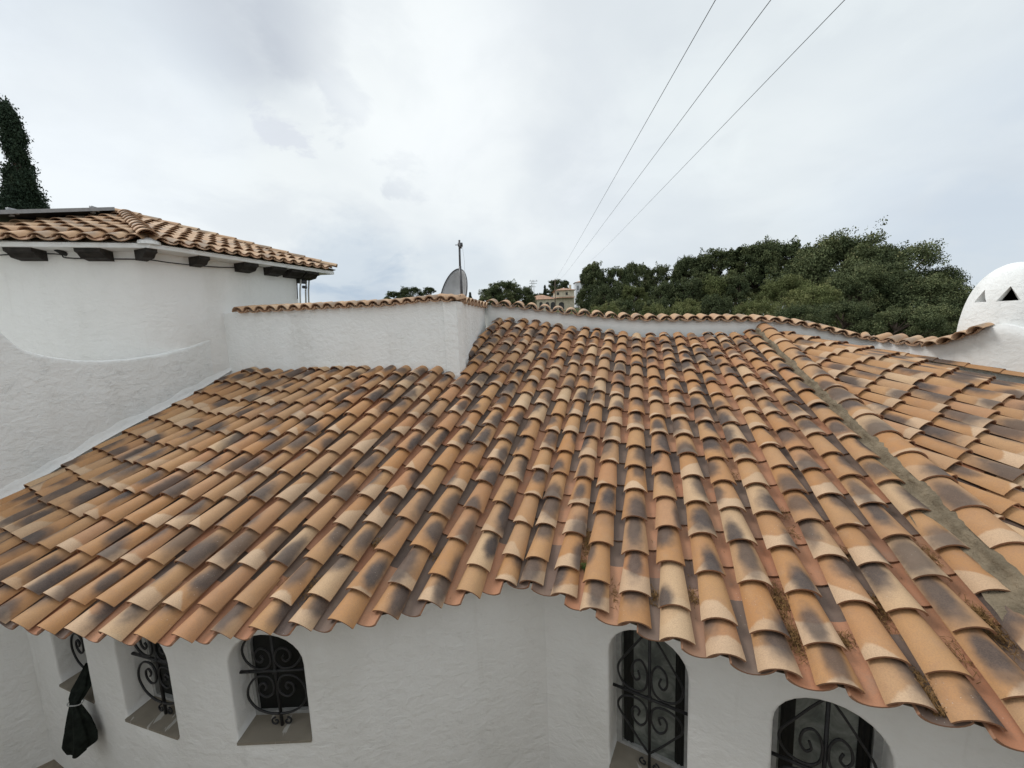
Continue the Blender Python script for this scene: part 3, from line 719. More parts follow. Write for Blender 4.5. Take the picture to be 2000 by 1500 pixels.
# ------------------------------------------------------------------ chimney
ax = np.array([6.95, 5.63]); r0 = .505
def build_chimney():
    root = empty('chimney', (ax[0], ax[1], -1.6)); tag(root, 'white domed chimney with triangular smoke vents at the right edge of the photo', 'chimney')
    ztop = Pd(1990, 512, ax[1])[2]
    H = ztop; A0 = math.atan2(-ax[1], -ax[0])
    def surf(a, q, dep=0.0):
        if q < 0: z = -.5+q; r = r0*(1-.10*q)
        else: t = math.sin(min(q, math.pi/2)); z = -.5+(H+.5)*t; r = max(.001, r0*max(0.0, 1-t**2.6)**.5)
        r *= 1+.012*math.sin(3*a+z*4)+.008*math.sin(5*a-z*7); r = max(r-dep, .001); z -= dep*max(0.0, z)/H*.5
        aa = A0+a; return (ax[0]+r*math.cos(aa), ax[1]+r*math.sin(aa), z)
    def qz(z): return math.asin(min(1, max(0, (z+.5)/(H+.5))))
    loops = []
    for (px, py, w, h) in [(1916, 578, .15, .165), (1971, 573, .21, .19)]:
        r = ray(px, py); dd = unit(r[:2]); b_ = dd.dot(-ax); rr = r0*.86; c_ = ax.dot(ax)-rr**2; t = -b_-math.sqrt(max(b_*b_-c_, 1e-4)); P = dd*t
        ang = math.atan2(P[1]-ax[1], P[0]-ax[0])-A0; ang = (ang+math.pi) % (2*math.pi)-math.pi; z = r[2]/np.linalg.norm(r[:2])*t
        tri = [(ang-w/2/rr, qz(z-h/2)), (ang+w/2/rr, qz(z-h/2)), (ang, qz(z+h/2))]; lp = []
        for i in range(3):
            p, q = np.array(tri[i]), np.array(tri[(i+1) % 3])
            for k in range(6): lp.append(tuple(p+(q-p)*k/6))
        loops.append(lp)
    def inside(q, lp):
        c = False
        for i in range(len(lp)):
            a, b_ = lp[i], lp[i-1]
            if (a[1] > q[1]) != (b_[1] > q[1]) and q[0] < (b_[0]-a[0])*(q[1]-a[1])/(b_[1]-a[1])+a[0]: c = not c
        return c
    NA, NQ = 90, 44; q0, q1 = -1.1, math.pi/2; pts = []; edges = []
    bd = [(-math.pi+2*math.pi*i/NA, q0) for i in range(NA)]+[(math.pi, q0+(q1-q0)*i/NQ) for i in range(NQ)]+[(math.pi-2*math.pi*i/NA, q1) for i in range(NA)]+[(-math.pi, q1-(q1-q0)*i/NQ) for i in range(NQ)]
    pts += bd; edges += [(i, (i+1) % len(bd)) for i in range(len(bd))]
    for lp in loops: st = len(pts); pts += lp; edges += [(st+i, st+(i+1) % len(lp)) for i in range(len(lp))]
    for i in range(1, NA):
        for j in range(1, NQ):
            q = (-math.pi+2*math.pi*i/NA, q0+(q1-q0)*j/NQ)
            if not any(inside(q, lp) for lp in loops): pts.append(q)
    rr_ = delaunay_2d_cdt([Vector(p) for p in pts], edges, [], 0, 1e-6); V, F = rr_[0], rr_[2]
    keep = [tuple(t) for t in F if not any(inside((sum(V[i][0] for i in t)/3, sum(V[i][1] for i in t)/3), lp) for lp in loops)]
    mb = MB(); mb.add([surf(v[0], v[1]) for v in V], keep); mb.build('body', 'white stucco', root)
    mb = MB(); mb.add([surf(v[0], v[1], .11) for v in V], [t[::-1] for t in keep]); mb.build('lining', 'sooty vent shade', root)  # dark inner skin, vent shade put into its colour
    mb = MB()
    for lp in loops:
        n = len(lp); mb.add([surf(p[0], p[1], -.0005) for p in lp]+[surf(p[0], p[1], .111) for p in lp], [(i, (i+1) % n, n+(i+1) % n, n+i) for i in range(n)])
    mb.build('vent_reveal', 'white stucco', root, smooth=False)
build_chimney()

# ------------------------------------------------------------------ upper house
uh = empty('upper_house', (-6.5, 6.5, -4.0)); tag(uh, 'taller white house on the left with hipped tile roof and dark rafter ends', 'house')
EZ = 1.56
C_ = Pd(289, 470, 5.80); C_ = Pz(284, 456, EZ); FAR = Pz(654, 519, EZ); NEARL = Pz(-140, 449, EZ)
ev_r = unit((FAR-C_)[:2]); ev_l = unit((NEARL-C_)[:2])
# wall: inset from the eaves
def nrm2(t, s): return np.array([t[1], -t[0]])*s
nr = np.array([ev_r[1], -ev_r[0]]); nl = np.array([-ev_l[1], ev_l[0]])     # outward normals (towards the camera side)
if nr[1] > 0 and nr[0] < 0: nr = -nr
ins = .36
def isect(p, d, q, e): A_ = np.array([[d[0], -e[0]], [d[1], -e[1]]]); s = np.linalg.solve(A_, q-p); return p+d*s[0]
cw = isect(C_[:2]-nr*ins, ev_r, C_[:2]-nl*ins, ev_l)
# end of the right wall at px 580
rr = ray(580, 560); kx = rr[0]/rr[1]; A_ = np.array([[kx, -ev_r[0]], [1, -ev_r[1]]]); s = np.linalg.solve(A_, cw); WE = cw+ev_r*s[1]
wl_pts = [cw+ev_l*3.0, cw+ev_l*.6, cw+ev_l*.2+ev_r*.02, cw+ev_r*.25+ev_l*.0, cw+ev_r*.8, WE]
up_ = Plan(wl_pts); mbw = wall_mesh(up_, -4.05, EZ-.03, [], .2)
back = np.array([WE[0]-3.5*nr[0], WE[1]-3.5*nr[1]])
mb4 = MB(); mb4.add([(WE[0], WE[1], -4.05), (back[0], back[1], -4.05), (back[0], back[1], EZ-.03), (WE[0], WE[1], EZ-.03)], [(0, 1, 2, 3)])
off = mbw.n; mbw.v += mb4.v; mbw.f += [tuple(i+off for i in q) for q in mb4.f]; mbw.mi += [0]; mbw.n += 4
mbw.build('wall', 'smooth stucco', uh)
AP = Pd(240, 413, 8.0)
mb = MB()
def slope_cols(A3, B3, apex, px_list, other):
    """columns running up from the eave A3-B3, cut by the hips to the apex"""
    e = unit(B3-A3); LL = np.linalg.norm(B3-A3); ap = apex-A3; s_ap = ap.dot(e); up = ap-e*s_ap; H_ = np.linalg.norm(up); up = up/H_
    cols = []
    for s_ in px_list:
        Bq = A3+e*s_
        h = H_*(s_/s_ap) if s_ < s_ap else H_*((LL-s_)/(LL-s_ap))
        if other and s_ < s_ap: h = H_
        cols.append(Column(Bq+up*max(h, .15), Bq))
    return cols
def s_from_px(A3, B3, pxs):
    out = []; e = unit(B3-A3)
    for px in pxs:
        lo, hi = 0, np.linalg.norm(B3-A3)
        for _ in range(40):
            mid = (lo+hi)/2
            if proj(A3+e*mid)[0] < px: lo = mid
            else: hi = mid
        out.append((lo+hi)/2)
    return out
Cb, Fb, Nb, Ab = base(C_), base(FAR), base(NEARL), base(AP)
Lr = np.linalg.norm(Fb-Cb); sr = list(np.arange(.16, Lr-.03, .215)); rcols = slope_cols(Cb, Fb, Ab, sr, False)
tile_field(mb, rcols, first=.31, wf=.40)
Ll = np.linalg.norm(Nb-Cb); sl_ = list(np.arange(.18, Ll-.05, .27)); lcols = slope_cols(Nb, Cb, Ab, [Ll-q for q in sl_][::-1], False)
# left slope keeps its height beyond the apex
e = unit(Nb-Cb); up_l = (Ab-Cb)-e*((Ab-Cb).dot(e)); Hl = np.linalg.norm(up_l); up_l /= Hl; sap = (Ab-Cb).dot(e)
lcols = [Column(Cb+e*q+up_l*(Hl*min(1, q/max(sap, .1))), Cb+e*q) for q in sl_][::-1]
tile_field(mb, lcols, first=.31, wf=.40)
ur = mb.build('roof', ['pale tile', 'mortar'], uh)
def hipline(A3, B3, name, parent, w=.12, stop=.0):
    mb = MB(); a = unit(B3-A3); LL = np.linalg.norm(B3-A3); b = unit(np.cross(a, [0, 0, 1])); n = np.cross(b, a); d = 0
    while d < LL-stop:
        add_tile(mb, A3+a*d+n*.03, a, b, n, .42, w, w*.86, random.random(), raise0=.022, t=.014); d += .32
    return mb.build(name, 'pale tile', parent)
hipline(Cb+np.array([0, 0, .03]), Ab+np.array([0, 0, .03]), 'hip_tiles', ur)
hipline(Fb+np.array([0, 0, .02]), Ab+np.array([0, 0, .02]), 'hip_tiles', ur, .10)
# far slope (hidden side) closed with a plain deck, eave slab
mb = MB(); back1 = Fb+np.array([-3.2, 3.2, 0])
mb.add([Fb, Ab, back1, Nb+np.array([-1.5, 6, 0])], [(0, 2, 1), (1, 2, 3)]); mb.build('far_slope', 'mortar', ur, smooth=False)
mb = MB()
def cornered(o):   # eave line offset inwards by o: left end, corner, right end
    c2_ = isect(Cb[:2]-nr*o, ev_r, Cb[:2]-nl*o, ev_l); return Nb[:2]-nl*o, c2_, Fb[:2]-nr*o-ev_r*o*.4
z1, z0 = Cb[2]-.03, Cb[2]-.095
for i in (0, 1):
    a_ = cornered(.05); b_ = cornered(.42); P_ = lambda q, z: np.array([q[0], q[1], z])
    mb.add([P_(a_[i], z1), P_(a_[i+1], z1), P_(a_[i+1], z0), P_(a_[i], z0), P_(b_[i], z0), P_(b_[i+1], z0)], [(0, 1, 2, 3), (3, 2, 5, 4)])
c3_ = cornered(.10)[1]; th_ = np.linspace(0, 2*math.pi, 12, endpoint=False)
for (r_, zz_), (r2, z2_) in zip([(.14, z1-.01), (.13, z1+.04)], [(.13, z1+.04), (.05, z1+.085)]):
    v = [(c3_[0]-.03+r_*math.cos(a), c3_[1]+.03+r_*math.sin(a), zz_) for a in th_]+[(c3_[0]-.03+r2*math.cos(a), c3_[1]+.03+r2*math.sin(a), z2_) for a in th_]
    mb.add(v, [(k, (k+1) % 12, 12+(k+1) % 12, 12+k) for k in range(12)]+[tuple(range(12, 24))])
mb.build('fascia', 'aged stucco', uh, smooth=False)
def rafter(px, t, nn, w=.10, ln=.30):
    """dark timber end under the eave"""
    A3, B3 = (Cb, Fb) if t is ev_r else (Nb, Cb)
    s = s_from_px(A3, B3, [px])[0]; P = A3+unit(B3-A3)*s; n3 = np.array([nn[0], nn[1], 0]); t3 = unit(B3-A3)
    zt = P[2]-.092; mb = MB(); v = []
    pr = [(.08, .0), (.08, -.05), (.13, -.07), (.18, -.12), (.37, -.145), (.37, 0)]
    for sgn in (-1, 1):
        for d_, z_ in pr: v.append(np.array([P[0], P[1], zt+z_])-n3*d_+t3*sgn*w/2)
    k = len(pr); mb.add(v, [tuple(range(k)), tuple(range(2*k-1, k-1, -1))]+[(i, (i+1) % k, k+(i+1) % k, k+i) for i in range(k)])
    return mb.build('rafter', 'dark timber', uh, smooth=False)
for px in (18, 158): rafter(px, ev_l, nl, .30)
for px, w_ in ((300, .14), (404, .16), (496, .26), (552, .28), (588, .30), (616, .30)): rafter(px, ev_r, nr, w_)

# ------------------------------------------------------------------ side wall with the scooped top
sw = MB(); v = []; f = []
r_ = up_.s_of_px(418, 650); q_ = up_.at(r_[0]); r2_ = up_.s_of_px(466, 640); S0 = up_.at(r2_[0])-up_.nrm(r2_[0])*.03
SW1 = np.array(SW1); dq = unit(q_-S0); S1 = SW1+(SW1-SW0)*.8
sp = Plan([S1, SW1, S0])
prof_px = [(-160, 560), (-80, 590), (0, 645), (15, 662), (40, 682), (90, 696), (150, 704), (200, 705), (260, 701), (320, 691), (370, 678), (410, 662), (438, 645)]
prof = []
for px, py in prof_px:
    r = sp.s_of_px(px, py)
    if r: prof.append(r)
prof.sort(); prof.append((sp.L, Pd(462, 604, S0[1])[2]))
if prof[0][0] > 0: prof.insert(0, (0, prof[0][1]+.3))
NX = 90; NZ = 22
for i in range(NX+1):
    s_ = sp.L*i/NX; zt = np.interp(s_, [a for a, b_ in prof], [b_ for a, b_ in prof]); q = sp.at(s_); n = sp.nrm(s_); zb = -4.05
    row = [np.array([q[0], q[1], zb+(zt-.012-zb)*(1-(1-k/NZ)**1.5)]) for k in range(NZ+1)]
    row.append(np.array([q[0]-n[0]*.008, q[1]-n[1]*.008, zt-.003])); row.append(np.array([q[0]-n[0]*.025, q[1]-n[1]*.025, zt+.002]))
    row.append(np.array([q[0]-n[0]*.13, q[1]-n[1]*.13, zt+.004])); row.append(np.array([q[0]-n[0]*.14, q[1]-n[1]*.14, zb]))
    v += row
m_ = NZ+5; f = [(i*m_+k, (i+1)*m_+k, (i+1)*m_+k+1, i*m_+k+1) for i in range(NX) for k in range(m_-1)]
sw.add(v, f)
so = sw.build('side_wall', 'white stucco'); tag(so, 'rough white stucco garden wall with a scooped curved top along the left edge of the tile roof', 'wall')
# smooth painted fillet between roof and walls
fl = MB(); v = []; NS = 60
for i in range(NS+1):
    s_ = sp.L*(.18+.82*i/NS); q = sp.at(s_); n = sp.nrm(s_)
    # height of the roof there
    
    y_ = q[1]; lc_ = cols_main[0]; dd_ = (y_-lc_.B[1])/lc_.a[1]; zr = max(lc_.B[2]+lc_.a[2]*dd_, -1.97)+.04
    w_ = .15+.02*math.sin(i*.7); k_ = 1
    for a_, b_ in ((-.01, .12+.03*math.sin(i*.9)*math.sin(i*.37)), (.003, .10+.03*math.sin(i*.9)*math.sin(i*.37)), (.012, .06), (.025, .025), (.05, .0)): v.append(np.array([q[0]+n[0]*a_, q[1]+n[1]*a_, zr+b_+.02*math.sin(i*.23)]))
fl.add(v, [(i*5+k, (i+1)*5+k, (i+1)*5+k+1, i*5+k+1) for i in range(NS) for k in range(4)])
fo = fl.build('fillet', 'aged stucco', so); fo['label'] = 'smooth white painted mortar fillet along the roof edge'


def wallpt(px, py, out=.05):
    r = up_.s_of_px(px, py); q = up_.at(r[0])+up_.nrm(r[0])*out; return np.array([q[0], q[1], r[1]])
mb = MB(); cp = [wallpt(*p) for p in [(2, 500), (60, 497), (122, 498), (136, 505), (210, 507), (285, 508), (330, 514), (400, 521), (450, 523), (503, 521), (540, 528), (576, 536)]]
cp2 = [wallpt(x, y) for x, y in ((576, 536), (577, 560))]+[wallpt(578, 584)]
mb.tube(catmull(cp, 4)+cp2, .009, 5); o = mb.build('cable', 'black cable'); tag(o, 'thin black cable sagging along the wall below the dark rafter ends', 'cable')
mb = MB(); c0 = wallpt(122, 490, .05); mb.tube([wallpt(128, 497, -.02), wallpt(126, 494, .05), wallpt(121, 489, .10)], [.028, .034, .036], 12)
o = mb.build('conduit_outlet', 'black cable', uh)
# pipes at the far corner of the upper house
for i, (x0, x1, d_) in enumerate([(588, 584, .10), (599, 595, .45), (604, 601, .60)]):
    mb = MB(); dd = WE[1]+d_
    a = Pd(x0, 541, dd); b_ = Pd(x1, 596, dd); mb.tube([a+np.array([-.05, .0, .05]), a, (a+b_)/2, b_+np.array([0, 0, -.35])], .017, 8)
    o = mb.build('pipe', 'white pipe'); tag(o, ['white drain pipe hugging the corner of the upper house, left of three', 'white drain pipe between two others under the far eave tip', 'rightmost white pipe below the far eave tip'][i], 'pipe', 'white pipes at the upper house corner')
mb = MB(); c0 = Pd(588, 549, WE[1]+.15); mb.tube([c0+np.array([-.08, 0, 0]), c0+np.array([.09, 0, -.02])], .045, 12); mb.tube([c0+np.array([.02, 0, -.12]), c0+np.array([.1, 0, -.13])], .03, 10)
o = mb.build('floodlight', 'metal mast'); tag(o, 'small dark lamp housing tucked under the far corner of the upper roof', 'lamp')

# solar panels on the left slope
sp_ = empty('solar_panel', tuple(Pd(120, 410, 7.0))); tag(sp_, 'dark solar panel with an aluminium edge tilted above the upper roof', 'solar panel')
e0 = np.array([-7.46, 7.62, 2.64]); e0 = Pd(222, 405, 7.6); e1 = Pd(0, 411, 6.0); e2 = e1+(e1-e0)*.35; lf = np.array([-1.6, 1.9, -.10])
mb = MB(); th = np.array([0, 0, -.035]); v = [e0, e2, e2+lf, e0+lf]; v += [p+th for p in v]
mb.add(v, [(0, 1, 2, 3), (4, 7, 6, 5), (0, 4, 5, 1), (1, 5, 6, 2), (2, 6, 7, 3), (3, 7, 4, 0)]); mb.build('panel', 'panel glass', sp_, smooth=False)
mb = MB(); out = unit(e0-e2); sd_ = unit(np.cross(out, [0, 0, 1]))*.012
for a, b_ in ((e0, e2),):
    d_ = unit(b_-a); v = [a-sd_*0.2+[0, 0, .006], b_-sd_*.2+[0, 0, .006], b_-sd_*.2+[0, 0, -.05], a-sd_*.2+[0, 0, -.05]]; v2 = [p+sd_*1.6 for p in v]
    mb.add(v+v2, [(0, 1, 2, 3), (4, 7, 6, 5), (0, 4, 5, 1), (1, 5, 6, 2), (2, 6, 7, 3), (3, 7, 4, 0)])
mb.build('frame', 'aluminium', sp_, smooth=False)
for px, py, d_ in ((24, 411, 6.17), (184, 407, 7.3)):
    P = Pd(px, py, d_); mb = MB(); mb.box(P+[0, 0, -.01], (.05, .12, .07)); mb.tube([P+[0, 0, -.04], P+[-.25, -.1, -.12], P+[-.3, -.05, -.3]], .014, 6); mb.box(P+[-.08, .02, -.06], (.10, .05, .03))
    mb.build('bracket', 'aluminium', sp_)
mb = MB(); a = Pd(168, 426, 7.9); b_ = Pd(232, 408, 8.15); c0 = Pd(222, 405.5, 8.2)
mb.add([a, b_, c0, a+[0, 0, .0]+[.0, .0, .04], a+[0, .1, 0], b_+[0, .1, 0], c0+[0, .1, 0]], [(0, 1, 2, 3), (4, 6, 5), (0, 4, 5, 1), (1, 5, 6, 2), (2, 6, 4, 3)])
mb.build('support_board', 'white board', sp_, smooth=False)

# ------------------------------------------------------------------ satellite dish and mast
DC = Pd(884, 577, 6.95); dish = empty('satellite_dish', tuple(DC+[0, 0, -.6])); tag(dish, 'grey satellite dish seen from behind above the tile coping', 'satellite dish')
mb = MB(); nseg = 40; nr_ = 8; Rr = .43; axv = unit([-.70, -.55, .24]); uu = unit(np.cross(axv, [0, 0, 1])); vv_ = np.cross(uu, axv)
v = []; 
for sh in (0, 1):
    for i in range(nr_+1):
        r = Rr*i/nr_
        for k in range(nseg): a = 2*math.pi*k/nseg; v.append(DC+uu*r*math.cos(a)+vv_*r*1.06*math.sin(a)+axv*(.16*(i/nr_)**2-.16+(0 if sh == 0 else -.012)))
f = []; st = (nr_+1)*nseg
for sh in (0, 1):
    for i in range(nr_):
        for k in range(nseg):
            q = (sh*st+i*nseg+k, sh*st+i*nseg+(k+1) % nseg, sh*st+(i+1)*nseg+(k+1) % nseg, sh*st+(i+1)*nseg+k); f.append(q if sh == 0 else q[::-1])
for k in range(nseg): f.append((nr_*nseg+k, nr_*nseg+(k+1) % nseg, st+nr_*nseg+(k+1) % nseg, st+nr_*nseg+k))
mb.add(v, f); mb.build('reflector', 'dish metal', dish)
mb = MB(); mb.tube([DC+axv*.0+uu*Rr*math.cos(a)+vv_*Rr*1.06*math.sin(a) for a in np.linspace(0, 2*math.pi, 41)], .008, 6); mb.build('rim', 'metal mast', dish)
mb = MB(); mb.tube([DC-axv*.17, DC-axv*.26, DC-axv*.26-np.array([0, 0, .5])], .02, 8); mb.build('arm', 'metal mast', dish)
mast = empty('antenna_mast', tuple(Pd(902, 600, 6.5))); tag(mast, 'thin dark metal antenna mast rising beside the satellite dish', 'antenna mast')
mb = MB(); mb.tube([Pd(903, 605, 6.5), Pd(901, 560, 6.5), Pd(898.5, 520, 6.5)], .020, 8); mb.tube([Pd(898.5, 522, 6.5), Pd(897, 469, 6.5)], .016, 8); mb.build('pole', 'metal mast', mast)
mb = MB(); mb.tube([Pd(889, 478.5, 6.5), Pd(903, 478, 6.5)], .006, 6); mb.box(Pd(899, 478, 6.49), (.07, .06, .05)); mb.box(Pd(899, 481, 6.47), (.04, .05, .06)); mb.build('clamp', 'metal mast', mast)
mb = MB(); mb.tube([Pd(903, 480, 6.5), Pd(907, 510, 6.5), Pd(908, 560, 6.5), Pd(905, 600, 6.5)], .0016, 4); mb.build('lead', 'grey frame', mast)

# ------------------------------------------------------------------ black bag hanging from the first window
def bag():
    r = W1.s_of_px(150, 1380); cpx = [(172, 1296, 3.40, .03), (166, 1318, 3.36, .055), (160, 1340, 3.30, .085), (152, 1358, 3.25, .07), (148, 1370, 3.22, .048), (147, 1376, 3.21, .048), (150, 1390, 3.2, .075), (155, 1412, 3.2, .115), (159, 1436, 3.2, .145), (158, 1452, 3.2, .15), (152, 1464, 3.2, .10), (150, 1469, 3.2, .02)]
    mb = MB(); seg = 36; v = []
    for i, (px, py, d_, rr) in enumerate(cpx):
        P = Pd(px, py, d_)
        for k in range(seg):
            a = 2*math.pi*k/seg; fo = 1+.16*math.sin(5*a+.12*i)+.10*math.sin(9*a+2)+.05*math.sin(14*a+i*.5)
            dz_ = .03*math.sin(2*a+1)*(1 if i >= 8 else 0)
            v.append(P+np.array([rr*.86*fo*math.cos(a), rr*.5*fo*math.sin(a), dz_]))
    n = len(cpx); f = [(i*seg+k, i*seg+(k+1) % seg, (i+1)*seg+(k+1) % seg, (i+1)*seg+k) for i in range(n-1) for k in range(seg)]
    f.append(tuple(range(seg))); f.append(tuple((n-1)*seg+k for k in range(seg))); mb.add(v, f)
    root = empty('bag', tuple(Pd(150, 1440, 3.2))); tag(root, 'black cloth bag tied with a string hanging from the leftmost small window', 'bag')
    mb.build('cloth', 'black cloth', root)
    mb = MB(); P = Pd(147.5, 1372, 3.215); mb.tube([P+np.array([.062*math.cos(a), .038*math.sin(a), .004*math.sin(3*a)]) for a in np.linspace(0, 2*math.pi, 25)], .005, 5); mb.build('string', 'grey frame', root)
bag()

# ------------------------------------------------------------------ trees
def quads(centers, size, rnd, flat=.0):
    n = len(centers); a = rng.normal(size=(n, 3)); a /= np.linalg.norm(a, axis=1)[:, None]
    b_ = rng.normal(size=(n, 3)); b_ -= (b_*a).sum(1)[:, None]*a; b_ /= np.linalg.norm(b_, axis=1)[:, None]
    s = (size*rng.uniform(.5, 1.3, n))[:, None]
    el = rng.uniform(.35, .7, n)[:, None]
    v = np.stack([centers-a*s, centers-b_*s*el, centers+a*s, centers+b_*s*el], 1).reshape(-1, 3)
    return v, [(4*i, 4*i+1, 4*i+2, 4*i+3) for i in range(n)], np.repeat(rnd, 4)
def tree_mesh(kind, H, Wd, nclump, per, leaf, seed, base_frac=.32):
    rs = np.random.default_rng(seed); tr = MB(); cr = MB()
    lean = rs.normal(0, .05, 2)*(kind == 'pine'); wig = .15 if kind == 'pine' else 0
    def axis(t): return np.array([lean[0]*H*t*t+wig*math.sin(t*5+seed), lean[1]*H*t*t, H*t])
    tr.tube([axis(t) for t in np.linspace(-.04, .85, 8)], list(np.linspace(H*.022, H*.006, 8)), 7)
    for c in range(nclump):
        t = base_frac+(1-base_frac)*rs.uniform(0, 1)**.8 if c > 3 else .90+.02*c
        if kind == 'pine':
            prof = Wd*math.sqrt(max(0, 1-((t-.62)/.40)**2))*.5; prof = max(prof, Wd*.12)
        else: prof = Wd*.5*(1-t)**1.05+.01*Wd
        ang = rs.uniform(0, 2*math.pi); rad = prof*math.sqrt(rs.uniform(.35, 1)); tt = min(t, .93)
        C = axis(tt)+np.array([rad*math.cos(ang), rad*math.sin(ang), rs.normal(0, .02)*H])
        S = Wd*(.07+.075*rs.uniform()) if kind == 'pine' else Wd*(.045+.085*(1-t))
        st = axis(max(.2, tt-.16*rad/max(prof, .1)-.06))
        if c % 2 == 0: tr.tube([st, (st+C)/2+np.array([0, 0, -.015*H]), C], [H*.007, H*.005, H*.002], 5, cap=False)
        g = rs.normal(size=(per, 3)); g /= np.linalg.norm(g, axis=1)[:, None]
        rr = rs.uniform(.35, 1.12, per)**.7
        pts = C+g*rr[:, None]*np.array([S*1.1, S*1.1, S*.98 if kind == 'pine' else S*1.6])
        # twig clusters: pull towards sub-centres for a lacy outline
        sub = C+rs.normal(size=(12, 3))*np.array([S*.75, S*.75, S*.62]); idx = rs.integers(0, 12, per); m_ = rs.uniform(.25, .80, per)[:, None]
        pts = pts*(1-m_)+sub[idx]*m_; pts = pts+(rs.normal(0, .10, pts.shape) if kind == 'cyp' else 0)
        rnd = np.clip(.10+.62*rs.uniform()*np.ones(per)+rs.normal(0, .13, per)+.18*(g[:, 2]), 0, 1)  # clump tops get a lighter tint, top light painted into the needles
        v, f, rn = quads(pts, leaf, rnd); cr.add(v, f, rnd=rn)
    return tr, cr
protos = {}
def proto(key, kind, H, Wd, nclump, per, leaf, seed, mat, bf=.32):
    tr, cr = tree_mesh(kind, H, Wd, nclump, per, leaf, seed, bf)
    tr.mesh = None; protos[key] = (tr, cr, H, mat)
def tree(key, name, px, ytop, d, height, label, cat='tree', group=None, mat=None, wsc=1.0):
    tr, cr, H, m0 = protos[key]; P = Pd(px, ytop, d); s = height/H
    root = empty(name, (P[0], P[1], P[2]-height)); tag(root, label, cat, group)
    if not hasattr(tr, 'me'):
        o1 = tr.build('trunk', 'bark', loc=(0, 0, 0)); o2 = cr.build('crown', m0, loc=(0, 0, 0), smooth=False)
        tr.me, cr.me = o1.data, o2.data; col.objects.unlink(o1); col.objects.unlink(o2); bpy.data.objects.remove(o1); bpy.data.objects.remove(o2)
    rz = random.uniform(0, 6.28)
    for nm_, me in (('trunk', tr.me), ('crown', cr.me)):
        if mat and nm_ == 'crown':
            key2 = me.name+mat
            if key2 not in protos: mc = me.copy(); mc.materials.clear(); mc.materials.append(M[mat]); protos[key2] = mc
            me = protos[key2]
        o = bpy.data.objects.new(nm_, me); link(o, root); o.scale = (s*wsc, s*wsc, s); o.rotation_euler.z = rz
    bases.append((P[0], P[1], P[2]-height)); return root
bases = []
proto('p1', 'pine', 10, 6.6, 75, 420, .13, 1, 'pine needles', .30)
proto('p2', 'pine', 10, 7.6, 85, 400, .13, 2, 'pine needles', .25)
proto('p3', 'pine', 10, 5.6, 62, 440, .12, 3, 'pine needles', .38)
proto('p4', 'pine', 10, 7.2, 80, 620, .085, 4, 'pine needles', .22)
proto('p5', 'pine', 10, 7.8, 100, 620, .085, 5, 'pine needles', .15)
proto('p6', 'pine', 10, 7.6, 46, 520, .085, 11, 'pine needles', .25)
proto('cy', 'cyp', 10, 3.2, 190, 420, .055, 6, 'cypress needles', .04)
proto('bu', 'pine', 3, 3.2, 30, 260, .06, 8, 'light pine', .05)
G1 = 'pines on the wooded hillside'
hill = [ (1160, 528, 61, 9, 'p1', .95, 'leftmost dark pine of the wood, right next to the white block house'),  # px, ytop, d, height, proto, wsc, label
 (1168, 517, 62, 9, 'p3', 1.0, 'tall slender pine at the left end of the wood, beside the yellow villa'),
 (1205, 524, 60, 8, 'p1', 1.0, 'rounded dark pine second from the left end of the wood'),
 (1245, 518, 66, 9, 'p2', 1.0, 'broad pine near the left end of the wood, behind the coping'),
 (1285, 520, 66, 9, 'p1', .95, 'dark pine left of the dip in the treeline'),
 (1322, 510, 64, 10, 'p3', 1.2, 'pine on the rising treeline left of centre of the wood'),
 (1360, 502, 62, 10, 'p2', 1.0, 'bushy pine halfway along the rising treeline'),
 (1398, 490, 60, 11, 'p1', 1.05, 'pine standing above its left neighbours on the rising treeline'),
 (1440, 486, 58, 11, 'p3', 1.3, 'dense pine left of the twin crowns at the middle of the wood'),
 (1480, 480, 56, 11, 'p2', 1.0, 'left one of the twin crowns at the middle of the wood'),
 (1522, 473, 56, 12, 'p1', 1.1, 'right one of the twin crowns at the middle of the wood'),
 (1562, 487, 52, 10, 'p3', 1.2, 'small pine in the notch left of the big tree')]
for px, y, d, h, pk, ws, lb in hill: tree(pk, 'pine_tree', px, y, d, h, lb, group=G1, wsc=ws*.80)
fill = [(1185, 560, 48, 6, 'p2', 'low pine in front of the slender pine, by the villa'), (1235, 560, 46, 6, 'p1', 'low dark pine in the front row above the third bay of coping'),
        (1290, 556, 46, 6.5, 'p2', 'low spreading pine in the front row below the dip in the treeline'), (1345, 548, 44, 7, 'p1', 'mid height pine in the front row of the wood'),
        (1400, 545, 44, 7, 'p2', 'bushy front row pine left of the olive green pine'), (1455, 540, 42, 7, 'p3', 'front row pine touching the olive green pine'),
        (1215, 585, 36, 4.5, 'p1', 'lowest small pine right of the villa garden'), (1275, 588, 36, 4.5, 'p2', 'small dark pine rising just over the coping'), (1340, 586, 34, 4.5, 'p1', 'small dense pine just over the coping below the treeline'),
        (1405, 580, 34, 5, 'p2', 'small pine over the flat top of the coping'), (1180, 596, 44, 5, 'p3', 'small tree behind the villa terrace')]
for px, y, d, h, pk, lb in fill: tree(pk, 'pine_tree', px, y, d, h, lb, group=G1, wsc=.80, mat='light pine' if px in (1235, 1400, 1340) else None)
